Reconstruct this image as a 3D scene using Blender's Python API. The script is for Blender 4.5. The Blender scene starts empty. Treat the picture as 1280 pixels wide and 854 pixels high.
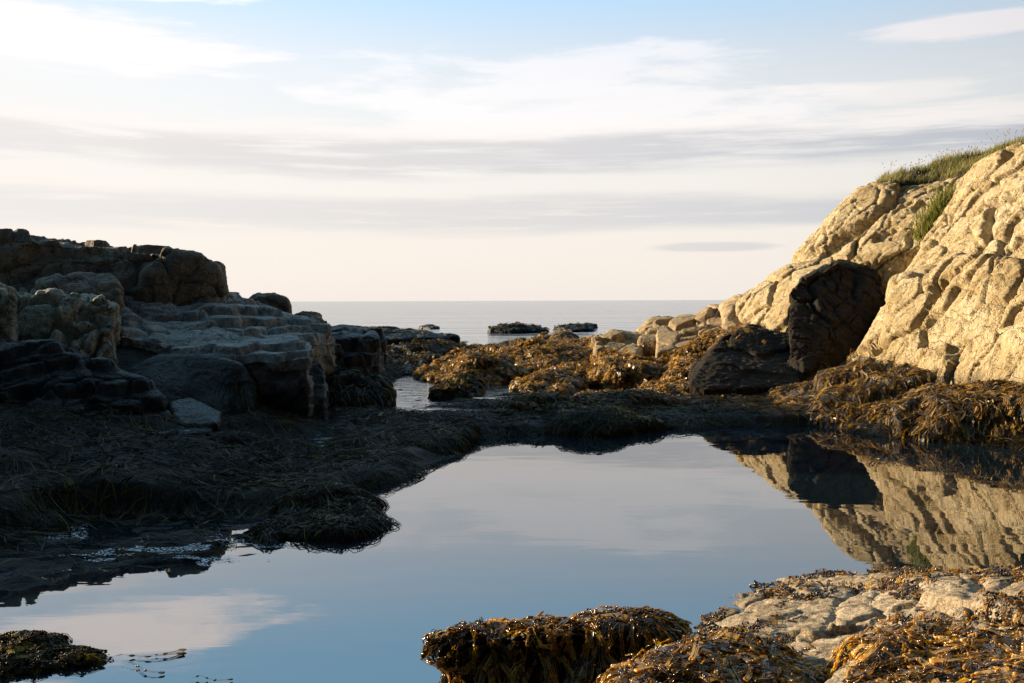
import bpy, bmesh, math, random
import numpy as np
from mathutils import Vector, Matrix
from mathutils.bvhtree import BVHTree
R = math.radians
rng = np.random.default_rng(7)
sc = bpy.context.scene
COL = sc.collection

# ------------------------------------------------------------------ camera
F = 1244.0; CAMZ = 1.5; PITCH = math.atan(51 / F); ROLL = R(0.21)
fw = np.array([0, math.cos(PITCH), -math.sin(PITCH)])
up0 = np.array([0, math.sin(PITCH), math.cos(PITCH)])
rt0 = np.array([1.0, 0, 0])
rt = rt0 * math.cos(ROLL) - up0 * math.sin(ROLL)
up = up0 * math.cos(ROLL) + rt0 * math.sin(ROLL)
cam_d = bpy.data.cameras.new('camera'); cam = bpy.data.objects.new('camera', cam_d); COL.objects.link(cam)
cam.matrix_world = Matrix(((rt[0], up[0], -fw[0], 0), (rt[1], up[1], -fw[1], 0), (rt[2], up[2], -fw[2], CAMZ), (0, 0, 0, 1)))
cam_d.sensor_width = 36; cam_d.lens = F / 1280 * 36; cam_d.clip_end = 60000; cam_d.clip_start = 0.05
sc.camera = cam

def W(px, py, d):
    """world point seen at photo pixel (px, py) at ground distance d"""
    v = rt * ((px - 640) / F) + up * ((427 - py) / F) + fw
    return np.array([0, 0, CAMZ]) + v * (d / v[1])

def G(px, py, z=0.0):
    v = rt * ((px - 640) / F) + up * ((427 - py) / F) + fw
    return np.array([0, 0, CAMZ]) + v * ((z - CAMZ) / v[2])

# ------------------------------------------------------------------ noise
def _h(ix, iy, iz, s):
    h = (ix.astype(np.uint32) * np.uint32(374761393) + iy.astype(np.uint32) * np.uint32(668265263)
         + iz.astype(np.uint32) * np.uint32(2147483647 - 17) + np.uint32((s * 974634777) & 0xffffffff))
    h = (h ^ (h >> np.uint32(13))) * np.uint32(1274126177)
    h = (h ^ (h >> np.uint32(16))) * np.uint32(2246822519)
    return h ^ (h >> np.uint32(15))
_gr = np.random.default_rng(1).normal(size=(256, 3)); _gr /= np.linalg.norm(_gr, axis=1)[:, None]
def perlin(p, s=0):
    i = np.floor(p).astype(np.int64); f = p - i
    u = f * f * f * (f * (f * 6 - 15) + 10)
    out = np.zeros(len(p))
    for dx in (0, 1):
        wx = u[:, 0] if dx else 1 - u[:, 0]
        for dy in (0, 1):
            wy = u[:, 1] if dy else 1 - u[:, 1]
            for dz in (0, 1):
                wz = u[:, 2] if dz else 1 - u[:, 2]
                g = _gr[_h(i[:, 0] + dx, i[:, 1] + dy, i[:, 2] + dz, s) & np.uint32(255)]
                out += wx * wy * wz * (g[:, 0] * (f[:, 0] - dx) + g[:, 1] * (f[:, 1] - dy) + g[:, 2] * (f[:, 2] - dz))
    return out * 1.5
def fbm(p, octv=4, s=0, gain=.5):
    o = np.zeros(len(p)); a = 1.0; q = p.copy()
    for k in range(octv):
        o += a * perlin(q, s + k * 7); a *= gain; q = q * 2.03 + 13.7
    return o
def ridged(p, octv=4, s=0):
    o = np.zeros(len(p)); a = 1.0; q = p.copy()
    for k in range(octv):
        o += a * (1 - 2 * np.abs(perlin(q, s + k * 5))); a *= .5; q = q * 2.07 + 5.1
    return o * .5
def voronoi(p, s=0):
    i = np.floor(p).astype(np.int64)
    f1 = np.full(len(p), 9.0); f2 = np.full(len(p), 9.0)
    hid = np.zeros(len(p), np.uint32); cen = np.zeros_like(p)
    for dx in (-1, 0, 1):
        for dy in (-1, 0, 1):
            for dz in (-1, 0, 1):
                c = i + np.array([dx, dy, dz])
                h = _h(c[:, 0], c[:, 1], c[:, 2], s)
                pt = c + np.stack([(h & np.uint32(1023)) / 1023., ((h >> np.uint32(10)) & np.uint32(1023)) / 1023., ((h >> np.uint32(20)) & np.uint32(1023)) / 1023.], 1)
                d = np.linalg.norm(p - pt, axis=1)
                m = d < f1
                f2 = np.where(m, f1, np.minimum(f2, d))
                f1 = np.where(m, d, f1); hid = np.where(m, h, hid); cen[m] = pt[m]
    return f1, f2, hid, cen
def sstep(a, b, x):
    t = np.clip((x - a) / (b - a), 0, 1); return t * t * (3 - 2 * t)

# ------------------------------------------------------------------ mesh helpers
def link_mesh(name, V, Fs, mat, parent=None, smooth=True, attr=None):
    """Fs: (n,4) or (n,3) int array"""
    V = np.asarray(V, np.float32); Fs = np.asarray(Fs, np.int32)
    me = bpy.data.meshes.new(name)
    n, k = Fs.shape
    me.vertices.add(len(V)); me.vertices.foreach_set('co', V.ravel())
    me.loops.add(n * k); me.loops.foreach_set('vertex_index', Fs.ravel())
    me.polygons.add(n); me.polygons.foreach_set('loop_start', np.arange(n, dtype=np.int32) * k)
    me.polygons.foreach_set('loop_total', np.full(n, k, np.int32))
    if smooth: me.polygons.foreach_set('use_smooth', np.ones(n, bool))
    if attr is not None:
        a = me.attributes.new('tint', 'FLOAT', 'POINT'); a.data.foreach_set('value', np.asarray(attr, np.float32))
    me.update(calc_edges=True)
    o = bpy.data.objects.new(name, me); COL.objects.link(o)
    me.materials.append(mat)
    if parent is not None:
        o.parent = parent; o.matrix_parent_inverse = parent.matrix_world.inverted()
    return o
def tag(o, label=None, cat=None, group=None, kind=None):
    if label: o['label'] = label
    if cat: o['category'] = cat
    if group: o['group'] = group
    if kind: o['kind'] = kind
    return o

def hull_bm(groups):
    bm = bmesh.new()
    for pts in groups:
        vs = [bm.verts.new(p) for p in pts]
        r = bmesh.ops.convex_hull(bm, input=vs)
        junk = set(r['geom_interior']) | set(r['geom_unused'])
        for v in list(junk):
            if isinstance(v, bmesh.types.BMVert) and v.is_valid and not v.link_faces: bm.verts.remove(v)
    return bm

def solid(front, back=1.0, base=None, shrink=.0):
    """hull points: the front points, copies pushed away from the viewer, and (if base is given) copies dropped to that height"""
    a = np.array([W(*p) for p in front]); out = [a]
    b = a.copy(); d = b[:, 1:2]; b = b * [1, 1, 1] + np.concatenate([b[:, :1] / d * back, np.full_like(d, back), (b[:, 2:] - CAMZ) / d * back], 1)
    b[:, 2] -= shrink
    out.append(b)
    if base is not None:
        for q in (a, b):
            c = q.copy(); c[:, 2] = base; out.append(c)
    return np.concatenate(out)

def voxelize(groups, vox):
    bm = hull_bm(groups); me = bpy.data.meshes.new('tmp'); bm.to_mesh(me); bm.free()
    o = bpy.data.objects.new('tmp', me); COL.objects.link(o)
    md = o.modifiers.new('r', 'REMESH'); md.mode = 'VOXEL'; md.voxel_size = vox; md.adaptivity = 0
    dg = bpy.context.evaluated_depsgraph_get(); ev = o.evaluated_get(dg); m2 = ev.to_mesh()
    V = np.empty(len(m2.vertices) * 3); m2.vertices.foreach_get('co', V); V = V.reshape(-1, 3)
    Q = np.empty(len(m2.loops), np.int32); m2.loops.foreach_get('vertex_index', Q)
    assert len(Q) == 4 * len(m2.polygons)
    Q = Q.reshape(-1, 4)
    ev.to_mesh_clear(); bpy.data.objects.remove(o); bpy.data.meshes.remove(me)
    return V, Q
def smooth_mesh(V, Q, it, lam=.6):
    e = np.concatenate([Q[:, [0, 1]], Q[:, [1, 2]], Q[:, [2, 3]], Q[:, [3, 0]]])
    a = np.concatenate([e[:, 0], e[:, 1]]); b = np.concatenate([e[:, 1], e[:, 0]])
    cnt = np.bincount(a, minlength=len(V)).astype(float)[:, None]
    for _ in range(it):
        s = np.stack([np.bincount(a, V[b, k], minlength=len(V)) for k in range(3)], 1)
        V = V + lam * (s / cnt - V)
    return V
def vnormals(V, Q):
    n = np.cross(V[Q[:, 2]] - V[Q[:, 0]], V[Q[:, 3]] - V[Q[:, 1]])
    N = np.stack([sum(np.bincount(Q[:, j], n[:, k], minlength=len(V)) for j in range(4)) for k in range(3)], 1)
    return N / (np.linalg.norm(N, axis=1)[:, None] + 1e-9)

def rock_disp(V, N, big=.12, blocks=((1.0, .12, .10, .06),), fine=.03, aniso=(1, 1, 1.6), seed=0, tilt=.3, finescale=4., rot=0.0, pits=0.0, warp=.35, sharp=.8, bed=0.0, bedp=.22, terr=0.0):
    """blocks: (size m, step height, crack depth, crack width)"""
    P = V.copy()
    c, s = math.cos(rot), math.sin(rot)
    X = np.stack([P[:, 0] * c + P[:, 2] * s, P[:, 1], -P[:, 0] * s + P[:, 2] * c], 1)
    d = big * fbm(P * .55 + seed * 3.1, 3, seed)
    w = np.stack([fbm(P * .9 + k * 31.7, 3, seed + k) for k in range(3)], 1)
    for j, (size, step, cd, cw) in enumerate(blocks):
        q = (X + w * size * warp) / size * np.array(aniso)
        f1, f2, hid, cen = voronoi(q, seed * 11 + j)
        r1 = (hid % np.uint32(997)) / 997. - .5
        g = np.stack([((hid // np.uint32(7)) % np.uint32(101)) / 101. - .5, ((hid // np.uint32(701)) % np.uint32(103)) / 103. - .5, ((hid // np.uint32(70001)) % np.uint32(107)) / 107. - .5], 1)
        edge = (f2 - f1) * size * .5
        m = sstep(0, max(cw * sharp, .04), edge)
        d += (step * (r1 + tilt * 2 * np.einsum('ij,ij->i', g, q - cen))) * m
        keep = .35 + .65 * sstep(-.25, .25, perlin(P / size * .8, seed + 91 + j))
        d -= cd * keep * np.exp(-(edge / cw) ** 2)
    d += fine * ridged(P * finescale, 4, seed + 50) + fine * .6 * fbm(P * finescale * 3.3, 3, seed + 60)
    if bed:
        zz = (X[:, 2] + .12 * w[:, 0] + .25 * perlin(P * .5, seed + 33)) / bedp
        ii = np.floor(zz); fz = zz - ii; hb = _h(ii.astype(np.int64), np.zeros(len(ii), np.int64), np.zeros(len(ii), np.int64), seed) % np.uint32(991) / 991.
        msk = sstep(-.2, .3, perlin(P * 1.1, seed + 71))
        d += bed * msk * ((hb - .5) * sstep(0, .12, fz) - .9 * np.exp(-(np.minimum(fz, 1 - fz) / .07) ** 2) * hb)
    if pits:
        f1, f2, hid, cen = voronoi(X * np.array([2.4, 2., 1.3]) + w * .5, seed + 77)
        sel = ((hid % np.uint32(20)) < 5) * (.4 + .6 * ((hid // np.uint32(20)) % np.uint32(50)) / 50.)
        d -= pits * sel * sstep(.36, .20, f1 + .12 * perlin(P * 9., seed + 5))
    V = V + N * d[:, None]
    if terr:                                                   # ledges: treads and risers along the bedding
        zz = (V[:, 2] * c - V[:, 0] * s * .6 + .10 * w[:, 1] + .16 * perlin(P * .45, seed + 35)) / bedp
        fz = zz - np.floor(zz); k = terr * sstep(-.35, .15, perlin(P * .8, seed + 36))
        V[:, 2] += k * (sstep(.42, .62, fz) - fz) * bedp
        V = V - N * (.022 * k * np.exp(-((fz - .40) / .07) ** 2))[:, None]
    return V

ROCKS = {}
def make_rock(key, name, groups, vox, mat, smooth=4, cut=None, label=None, cat='rock', group=None, **kw):
    V, Q = voxelize(groups, vox)
    V = smooth_mesh(V, Q, smooth); N = vnormals(V, Q)
    V = rock_disp(V, N, **kw)
    if cut is not None:                                        # nothing far below the ground is ever seen
        keep = (V[Q][:, :, 2] > cut).any(1); Q = Q[keep]
        idx = np.unique(Q); mp = np.full(len(V), -1); mp[idx] = np.arange(len(idx)); V = V[idx]; Q = mp[Q]
    o0 = np.array([V[:, 0].mean(), V[:, 1].mean(), V[:, 2].min()])
    o = link_mesh(name, V - o0, Q, mat); o.location = o0
    bpy.context.view_layer.update()
    tag(o, label, cat, group)
    ROCKS[key] = (o, V, Q)
    return o

# ------------------------------------------------------------------ materials
def new_mat(name):
    m = bpy.data.materials.new(name); m.use_nodes = True; nt = m.node_tree
    b = nt.nodes['Principled BSDF']
    return m, nt, b
def nd(nt, t, **kw):
    n = nt.nodes.new(t)
    for k, v in kw.items():
        if k.startswith('_'): setattr(n, k[1:], v)
        else: n.inputs[k.replace('_', ' ')].default_value = v
    return n
def ramp(nt, src, stops):
    r = nt.nodes.new('ShaderNodeValToRGB'); e = r.color_ramp.elements
    while len(e) < len(stops): e.new(.5)
    for el, (p, c) in zip(e, stops): el.position = p; el.color = (*c, 1) if len(c) == 3 else c
    nt.links.new(src, r.inputs[0]); return r.outputs[0]
def mixc(nt, fac, a, b, mode='MIX'):
    m = nt.nodes.new('ShaderNodeMix'); m.data_type = 'RGBA'; m.blend_type = mode
    for s, v in ((m.inputs[0], fac), (m.inputs[6], a), (m.inputs[7], b)):
        if isinstance(v, bpy.types.NodeSocket): nt.links.new(v, s)
        else: s.default_value = v if isinstance(v, float) else (*v, 1)
    return m.outputs[2]
def mth(nt, op, a, b=None, c=None, clamp=False):
    m = nt.nodes.new('ShaderNodeMath'); m.operation = op; m.use_clamp = clamp
    for s, v in zip(m.inputs, (a, b, c)):
        if v is None: continue
        if isinstance(v, bpy.types.NodeSocket): nt.links.new(v, s)
        else: s.default_value = v
    return m.outputs[0]
def smap(nt, x, a, b, c=0., d=1.):
    m = nt.nodes.new('ShaderNodeMapRange'); m.interpolation_type = 'SMOOTHSTEP'; m.clamp = True
    nt.links.new(x, m.inputs[0])
    for i, v in enumerate((a, b, c, d)): m.inputs[i + 1].default_value = v
    return m.outputs[0]

def rock_mat(name, dark, mid, light, lichen=None, lichen_amt=.0, tide=None, wet=(.02, .018, .016), speck=None, tsc=.8, spec=.35, rough=.85, bump=1.0, fscale=1.0):
    m, nt, b = new_mat(name); L = nt.links.new
    pos = nt.nodes.new('ShaderNodeNewGeometry').outputs['Position']
    def noise(scale, detail=6, rgh=.6, dist=0.):
        n = nd(nt, 'ShaderNodeTexNoise', Scale=scale * fscale, Detail=detail, Roughness=rgh, Distortion=dist); L(pos, n.inputs['Vector']); return n.outputs[0]
    n1 = noise(.9, 5, .6, .6); n2 = noise(7, 6, .7); n3 = noise(45, 4, .7); n4 = noise(2.6, 6, .65, 1.2)
    base = ramp(nt, mth(nt, 'ADD', mth(nt, 'MULTIPLY', n1, .55), mth(nt, 'MULTIPLY', n2, .45)), [(.36, dark), (.5, mid), (.64, light)])
    if lichen:
        base = mixc(nt, mth(nt, 'MULTIPLY', smap(nt, n4, .5, .62), lichen_amt), base, lichen)
    n5 = noise(19, 5, .75); base = mixc(nt, .6, base, ramp(nt, mth(nt, 'ADD', mth(nt, 'MULTIPLY', n3, .45), mth(nt, 'MULTIPLY', n5, .55)), [(.38, (.5, .48, .45)), (.49, (1., 1., 1.)), (.62, (1.25, 1.25, 1.25))]), 'MULTIPLY')
    if speck:                                                   # barnacle flecks
        v = nd(nt, 'ShaderNodeTexVoronoi', Scale=60 * fscale); L(pos, v.inputs['Vector'])
        base = mixc(nt, mth(nt, 'MULTIPLY', smap(nt, v.outputs['Distance'], .34, .22), smap(nt, n4, .42, .6)), base, speck)
    rg = mth(nt, 'ADD', rough - .1, mth(nt, 'MULTIPLY', n2, .2))
    if tide:
        sp = nt.nodes.new('ShaderNodeSeparateXYZ'); L(pos, sp.inputs[0])
        zz = mth(nt, 'ADD', sp.outputs[2], mth(nt, 'MULTIPLY', mth(nt, 'SUBTRACT', n4, .5), tsc))
        t = smap(nt, zz, tide[0], tide[1], 1., 0.)
        base = mixc(nt, t, base, ramp(nt, n2, [(.4, tuple(.6 * c for c in wet)), (.62, tuple(1.7 * c for c in wet))]))
        rg = mth(nt, 'SUBTRACT', rg, mth(nt, 'MULTIPLY', t, .33))
    late = base; L(rg, b.inputs['Roughness'])
    b.inputs['Specular IOR Level'].default_value = spec
    v = nd(nt, 'ShaderNodeTexVoronoi', Scale=3.2 * fscale); v.feature = 'DISTANCE_TO_EDGE'
    wv = nd(nt, 'ShaderNodeVectorMath'); wv.operation = 'ADD'; L(pos, wv.inputs[0])
    nv = nd(nt, 'ShaderNodeTexNoise', Scale=2.5 * fscale, Detail=5); L(pos, nv.inputs['Vector'])
    L(nv.outputs['Color'], wv.inputs[1]); L(wv.outputs[0], v.inputs['Vector'])
    crack = mth(nt, 'MULTIPLY', smap(nt, v.outputs['Distance'], 0., .035), 1.)
    ck = mth(nt, 'MULTIPLY', smap(nt, v.outputs['Distance'], .03, .0), smap(nt, n1, .42, .58))
    L(mixc(nt, mth(nt, 'MULTIPLY', ck, .6), late, tuple(.35 * c for c in dark)), b.inputs['Base Color'])
    hgt = mth(nt, 'ADD', mth(nt, 'MULTIPLY', n2, .05), mth(nt, 'ADD', mth(nt, 'ADD', mth(nt, 'MULTIPLY', n3, .014), mth(nt, 'MULTIPLY', n5, .035)), mth(nt, 'MULTIPLY', crack, .025)))
    bp = nd(nt, 'ShaderNodeBump', Strength=.9, Distance=bump / fscale); L(hgt, bp.inputs['Height']); L(bp.outputs[0], b.inputs['Normal'])
    return m

M = {}
M['tan'] = rock_mat('tan_rock', (.46, .34, .175), (.63, .49, .285), (.74, .62, .43), lichen=(.36, .245, .10), lichen_amt=.7, tide=(.35, .75), wet=(.075, .05, .025), bump=1.7)
M['pale'] = rock_mat('pale_rock', (.22, .15, .08), (.40, .29, .165), (.56, .43, .27), tide=(.1, .35), wet=(.07, .05, .03))
M['shelf'] = rock_mat('shelf_rock', (.24, .175, .11), (.52, .40, .27), (.68, .56, .41), tide=(-.03, .03), tsc=.08, wet=(.08, .06, .045), fscale=2.6, lichen=(.10, .07, .035), lichen_amt=.7)
M['outcrop'] = rock_mat('brown_grey_rock', (.125, .106, .086), (.265, .225, .182), (.42, .362, .30), tide=(.6, 1.1), wet=(.03, .029, .03))
M['terrace'] = rock_mat('grey_slab_rock', (.12, .118, .112), (.34, .33, .31), (.55, .53, .49), tide=(.3, .85), wet=(.028, .029, .033), rough=.7)
M['barnacle'] = rock_mat('barnacled_rock', (.10, .092, .07), (.40, .38, .30), (.66, .63, .52), tide=(.6, .95), wet=(.02, .02, .02), speck=(.65, .63, .56))
M['dark'] = rock_mat('dark_wet_rock', (.010, .010, .012), (.024, .024, .027), (.05, .05, .054), rough=.55, tide=(.3, .7), wet=(.012, .011, .010))
M['basalt'] = rock_mat('dark_brown_rock', (.018, .013, .010), (.030, .023, .017), (.05, .039, .029), spec=.15)  # near-black colour carries the shade of the cliff's own rock
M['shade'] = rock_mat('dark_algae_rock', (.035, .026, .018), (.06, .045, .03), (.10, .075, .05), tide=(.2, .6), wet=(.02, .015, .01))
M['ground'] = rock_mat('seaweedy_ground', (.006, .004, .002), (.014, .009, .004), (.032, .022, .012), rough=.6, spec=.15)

def weed_mat(name, stops, rough=.3, trans=.25, coat=.3, spec=.4):
    m, nt, b = new_mat(name); L = nt.links.new
    a = nt.nodes.new('ShaderNodeAttribute'); a.attribute_name = 'tint'
    c = ramp(nt, a.outputs['Fac'], stops)
    L(c, b.inputs['Base Color']); b.inputs['Roughness'].default_value = rough
    b.inputs['Specular IOR Level'].default_value = spec
    b.inputs['Coat Weight'].default_value = coat; b.inputs['Coat Roughness'].default_value = .12
    if trans:
        t = nt.nodes.new('ShaderNodeBsdfTranslucent'); mx = nt.nodes.new('ShaderNodeMixShader'); mx.inputs[0].default_value = trans
        hs = nd(nt, 'ShaderNodeHueSaturation', Saturation=1.15, Value=1.6); L(c, hs.inputs['Color']); L(hs.outputs[0], t.inputs[0])
        L(b.outputs[0], mx.inputs[1]); L(t.outputs[0], mx.inputs[2]); L(mx.outputs[0], nt.nodes['Material Output'].inputs[0])
    return m
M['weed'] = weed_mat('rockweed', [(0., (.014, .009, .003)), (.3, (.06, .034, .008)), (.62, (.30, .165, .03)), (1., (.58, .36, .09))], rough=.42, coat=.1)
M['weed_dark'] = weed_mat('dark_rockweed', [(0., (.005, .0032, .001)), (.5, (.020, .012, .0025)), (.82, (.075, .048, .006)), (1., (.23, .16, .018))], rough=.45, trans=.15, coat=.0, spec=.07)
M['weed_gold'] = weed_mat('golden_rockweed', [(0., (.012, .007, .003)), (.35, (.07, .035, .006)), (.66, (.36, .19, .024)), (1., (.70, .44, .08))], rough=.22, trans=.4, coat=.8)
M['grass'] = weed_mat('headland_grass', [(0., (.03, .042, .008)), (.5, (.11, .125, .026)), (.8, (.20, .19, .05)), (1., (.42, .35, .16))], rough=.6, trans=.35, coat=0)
M['flower'] = weed_mat('flower_heads', [(0., (.45, .25, .2)), (1., (.65, .5, .42))], rough=.7, trans=.3, coat=0)

def water_mat(name, deep, ior, rough, waves):
    m, nt, b = new_mat(name); L = nt.links.new
    b.inputs['Base Color'].default_value = (*deep, 1); b.inputs['Roughness'].default_value = rough; b.inputs['IOR'].default_value = ior
    pos = nt.nodes.new('ShaderNodeNewGeometry').outputs['Position']
    h = None
    for scale, stretch, amp, det in waves:
        mp = nd(nt, 'ShaderNodeMapping'); mp.inputs['Scale'].default_value = (scale * stretch, scale, 1); L(pos, mp.inputs['Vector'])
        n = nd(nt, 'ShaderNodeTexNoise', Scale=1.0, Detail=det, Roughness=.55, Distortion=.4); L(mp.outputs[0], n.inputs['Vector'])
        t = mth(nt, 'MULTIPLY', n.outputs[0], amp); h = t if h is None else mth(nt, 'ADD', h, t)
    bp = nd(nt, 'ShaderNodeBump', Strength=1., Distance=1.); L(h, bp.inputs['Height']); L(bp.outputs[0], b.inputs['Normal'])
    return m
M['pool'] = water_mat('still_pool_water', (.006, .014, .020), 3.6, .0, ((1.6, .35, .0016, 2), (9, .3, .00016, 2)))
M['stream'] = water_mat('rippled_water', (.012, .02, .025), 2.6, .02, ((5., .35, .026, 3), (22, .5, .004, 2)))
M['sea'] = water_mat('sea_water', (.035, .055, .08), 1.5, .12, ((.05, .25, .5, 4), (.35, .22, .30, 4), (2.2, .3, .05, 3)))
m, nt, b = new_mat('foam'); b.inputs['Base Color'].default_value = (.72, .78, .84, 1); b.inputs['Roughness'].default_value = .25; M['foam'] = m

# ------------------------------------------------------------------ ground
POOLPX = [(-500, 700), (-60, 690), (60, 672), (95, 655), (200, 650), (330, 648), (430, 632), (500, 606), (545, 578), (585, 556), (640, 545), (690, 541), (770, 541), (850, 536), (950, 533),
          (1030, 533), (1060, 541), (1130, 549), (1280, 560), (1420, 585), (1600, 640), (2000, 760), (2400, 1100), (1200, 1500), (-900, 1500)]
POOL = np.array([G(*p)[:2] for p in POOLPX])
AWASH = [G(*p)[:2] for p in ((-500, 780), (-60, 752), (60, 733), (150, 712), (240, 702), (345, 690), (360, 668), (345, 640), (90, 640), (-60, 680), (-500, 690))]
def pool_sd(x, y): return poly_sd(x, y, POOL)
def poly_sd(x, y, POOL):
    d = np.full(x.shape, 1e9); ins = np.zeros(x.shape, bool)
    n = len(POOL)
    for i in range(n):
        ax, ay = POOL[i]; bx, by = POOL[(i + 1) % n]
        ex, ey = bx - ax, by - ay
        t = np.clip(((x - ax) * ex + (y - ay) * ey) / (ex * ex + ey * ey), 0, 1)
        d = np.minimum(d, (x - ax - t * ex) ** 2 + (y - ay - t * ey) ** 2)
        c = (ay > y) != (by > y)
        xi = ax + (y - ay) / (ey if ey else 1e-9) * ex
        ins ^= c & (x < xi)
    return np.where(ins, -1, 1) * np.sqrt(d)
def seg_d(x, y, pts):
    d = np.full(x.shape, 1e9)
    for (ax, ay), (bx, by) in zip(pts[:-1], pts[1:]):
        ex, ey = bx - ax, by - ay; t = np.clip(((x - ax) * ex + (y - ay) * ey) / (ex * ex + ey * ey), 0, 1)
        d = np.minimum(d, np.hypot(x - ax - t * ex, y - ay - t * ey))
    return d
STREAM = [G(565, 478)[:2], G(525, 484)[:2], G(515, 497)[:2], G(500, 508)[:2]]
STREAM2 = [G(560, 478)[:2], G(700, 480)[:2], G(800, 478)[:2]]
PUD = [(W(420, 541, 9.9)[:2], (.8, .5)), (W(205, 556, 9.1)[:2], (.35, .2)), (W(270, 549, 9.2)[:2], (.2, .08)), (W(520, 512, 12.9)[:2], (.7, .3)), (W(400, 521, 11.6)[:2], (.5, .3)), (W(690, 498, 14.0)[:2], (.9, .22)), (W(860, 500, 14.2)[:2], (.6, .2))]
def ground_h(x, y):
    p = np.stack([x, y, np.zeros_like(x)], 1)
    wx = fbm(p * 1.1, 3, 3); wy = fbm(p * 1.1 + 40, 3, 9)
    sd = pool_sd(x + wx * .22, y + wy * .22)
    f = fbm(p * .9, 4, 21); f2 = fbm(p * 4.5, 3, 33)
    near = sstep(7.5, 5.5, y)
    rim = .22 - .11 * sstep(-2.9, -2.0, x) + .04 * f
    h = np.where(sd > 0, rim * sstep(0, .32, sd) + .03 * f2 * sstep(0, .3, sd), -.7 * sstep(0, .5, -sd))
    bank = sstep(.0, 2.2, sd)
    h += bank * (.07 * f + .04 - .04 * sstep(-2.9, -2., x))
    h += .35 * sstep(-2.2, -4.2, x) * sstep(9.6, 12.0, y) * sstep(19.0, 16.0, y)          # under the left outcrop
    h += .30 * sstep(-2.6, -4.6, x) * sstep(7.4, 9.2, y) * sstep(19., 17., y)
    h += 1.2 * sstep(6.2, 7.6, x) * sstep(7., 9., y) * sstep(26, 21, y)
    h -= .34 * sstep(14.2, 16.5, y) * sstep(-2.8, -1.6, x) * sstep(6.0, 4.0, x)            # the low wet flats behind the rim
    ds = seg_d(x + wx * .25, y + wy * .3, STREAM); k_ = sstep(1.25, .6, ds); h = h * (1 - k_) + k_ * (-.03 + .045 * f2)
    ds = seg_d(x + wx * .25, y + wy * .5, STREAM2); k_ = sstep(.8, .3, ds); h = h * (1 - k_) + k_ * (-.015 + .05 * f2)
    h -= 1.2 * sstep(21., 27., y)
    h = h * (1 - .0 * near)
    h = np.where((y < 3.4), np.minimum(h, -.3) * sstep(3.0, 3.4, y) + (1 - sstep(3.0, 3.4, y)) * (-.2), h)
    sh = poly_sd(x + wx * .25, y + wy * .25, AWASH)
    p6 = np.stack([x * 3.2, y * 7.5, 0 * x], 1)
    h = np.where(sh < .12, np.maximum(h, (-.004 + .045 * fbm(p6, 3, 44) + .02 * f) * sstep(.10, -.05, sh) - .5 * sstep(-.05, .12, sh)), h)
    # dry land behind and beside the viewpoint
    h += .5 * sstep(2.6, .8, y)
    return h
for (c, r) in PUD: pass
def axis(a, b, fine, lo, hi, grow=1.25):
    mid = list(np.arange(a, b + 1e-6, fine)); s = fine; v = b
    while v < hi: s *= grow; v += s; mid.append(v)
    s = fine; v = a; left = []
    while v > lo: s *= grow; v -= s; left.append(v)
    return np.array(left[::-1] + mid)
gx = axis(-8.5, 7.0, .045, -80, 80); gy = axis(3.3, 22.0, .045, -60, 60)
GX, GY = np.meshgrid(gx, gy); GZ = ground_h(GX.ravel(), GY.ravel())
PUDZ = []
for (c, r) in PUD:                                              # hollows that hold the little puddles
    e = ((GX.ravel() - c[0]) / r[0]) ** 2 + ((GY.ravel() - c[1]) / r[1]) ** 2
    z0 = np.median(GZ[e < 1.0]); PUDZ.append(z0)
    k = np.exp(-(e / 1.6) ** 2); GZ = GZ * (1 - k) + (z0 - .05 + .03 * fbm(np.stack([GX.ravel() * 5, GY.ravel() * 12, 0 * GZ], 1), 3, 5)) * k
nyg, nxg = GX.shape
GI = np.arange(nyg * nxg).reshape(nyg, nxg)
GQ = np.stack([GI[:-1, :-1], GI[:-1, 1:], GI[1:, 1:], GI[1:, :-1]], -1).reshape(-1, 4)
GV = np.stack([GX.ravel(), GY.ravel(), GZ], 1)
tag(link_mesh('ground', GV, GQ, M['ground']), kind='structure')
GZ2 = GZ.reshape(nyg, nxg)
def gz(x, y):
    ix = np.clip(np.searchsorted(gx, x) - 1, 0, nxg - 2); iy = np.clip(np.searchsorted(gy, y) - 1, 0, nyg - 2)
    fx = np.clip((x - gx[ix]) / (gx[ix + 1] - gx[ix]), 0, 1); fy = np.clip((y - gy[iy]) / (gy[iy + 1] - gy[iy]), 0, 1)
    return (GZ2[iy, ix] * (1 - fx) + GZ2[iy, ix + 1] * fx) * (1 - fy) + (GZ2[iy + 1, ix] * (1 - fx) + GZ2[iy + 1, ix + 1] * fx) * fy

# water sheets
def sheet(name, x0, x1, y0, y1, z, mat):
    return tag(link_mesh(name, [(x0, y0, z), (x1, y0, z), (x1, y1, z), (x0, y1, z)], [(0, 1, 2, 3)], mat), kind='structure')
sheet('pool_water', -30, 12, -1, 13.9, 0.0, M['pool'])
sheet('stream_water', -30, 12, 13.9, 24.0, 0.0, M['stream'])
sheet('sea', -40000, 40000, 23.0, 40000, -0.06, M['sea'])
for (c, r), z0 in zip(PUD, PUDZ):
    n = 28; a = np.linspace(0, 2 * np.pi, n, endpoint=False)
    V = np.stack([c[0] + np.cos(a) * r[0] * 1.25, c[1] + np.sin(a) * r[1] * 1.25, np.full(n, z0 - .022 + .006)], 1)
    V = np.vstack([V, [[c[0], c[1], z0 - .022 + .006]]])
    T = np.array([(i, (i + 1) % n, n) for i in range(n)])
    tag(link_mesh('puddle', V, T, M['stream']), kind='structure')

# ------------------------------------------------------------------ rocks
LB = dict(warp=.16, sharp=.5, blocks=((1.3, .16, .16, .03), (.5, .06, .09, .016)), aniso=(1, 1, 1.7), rot=.12, bed=.05, terr=.6, bedp=.24)
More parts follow.
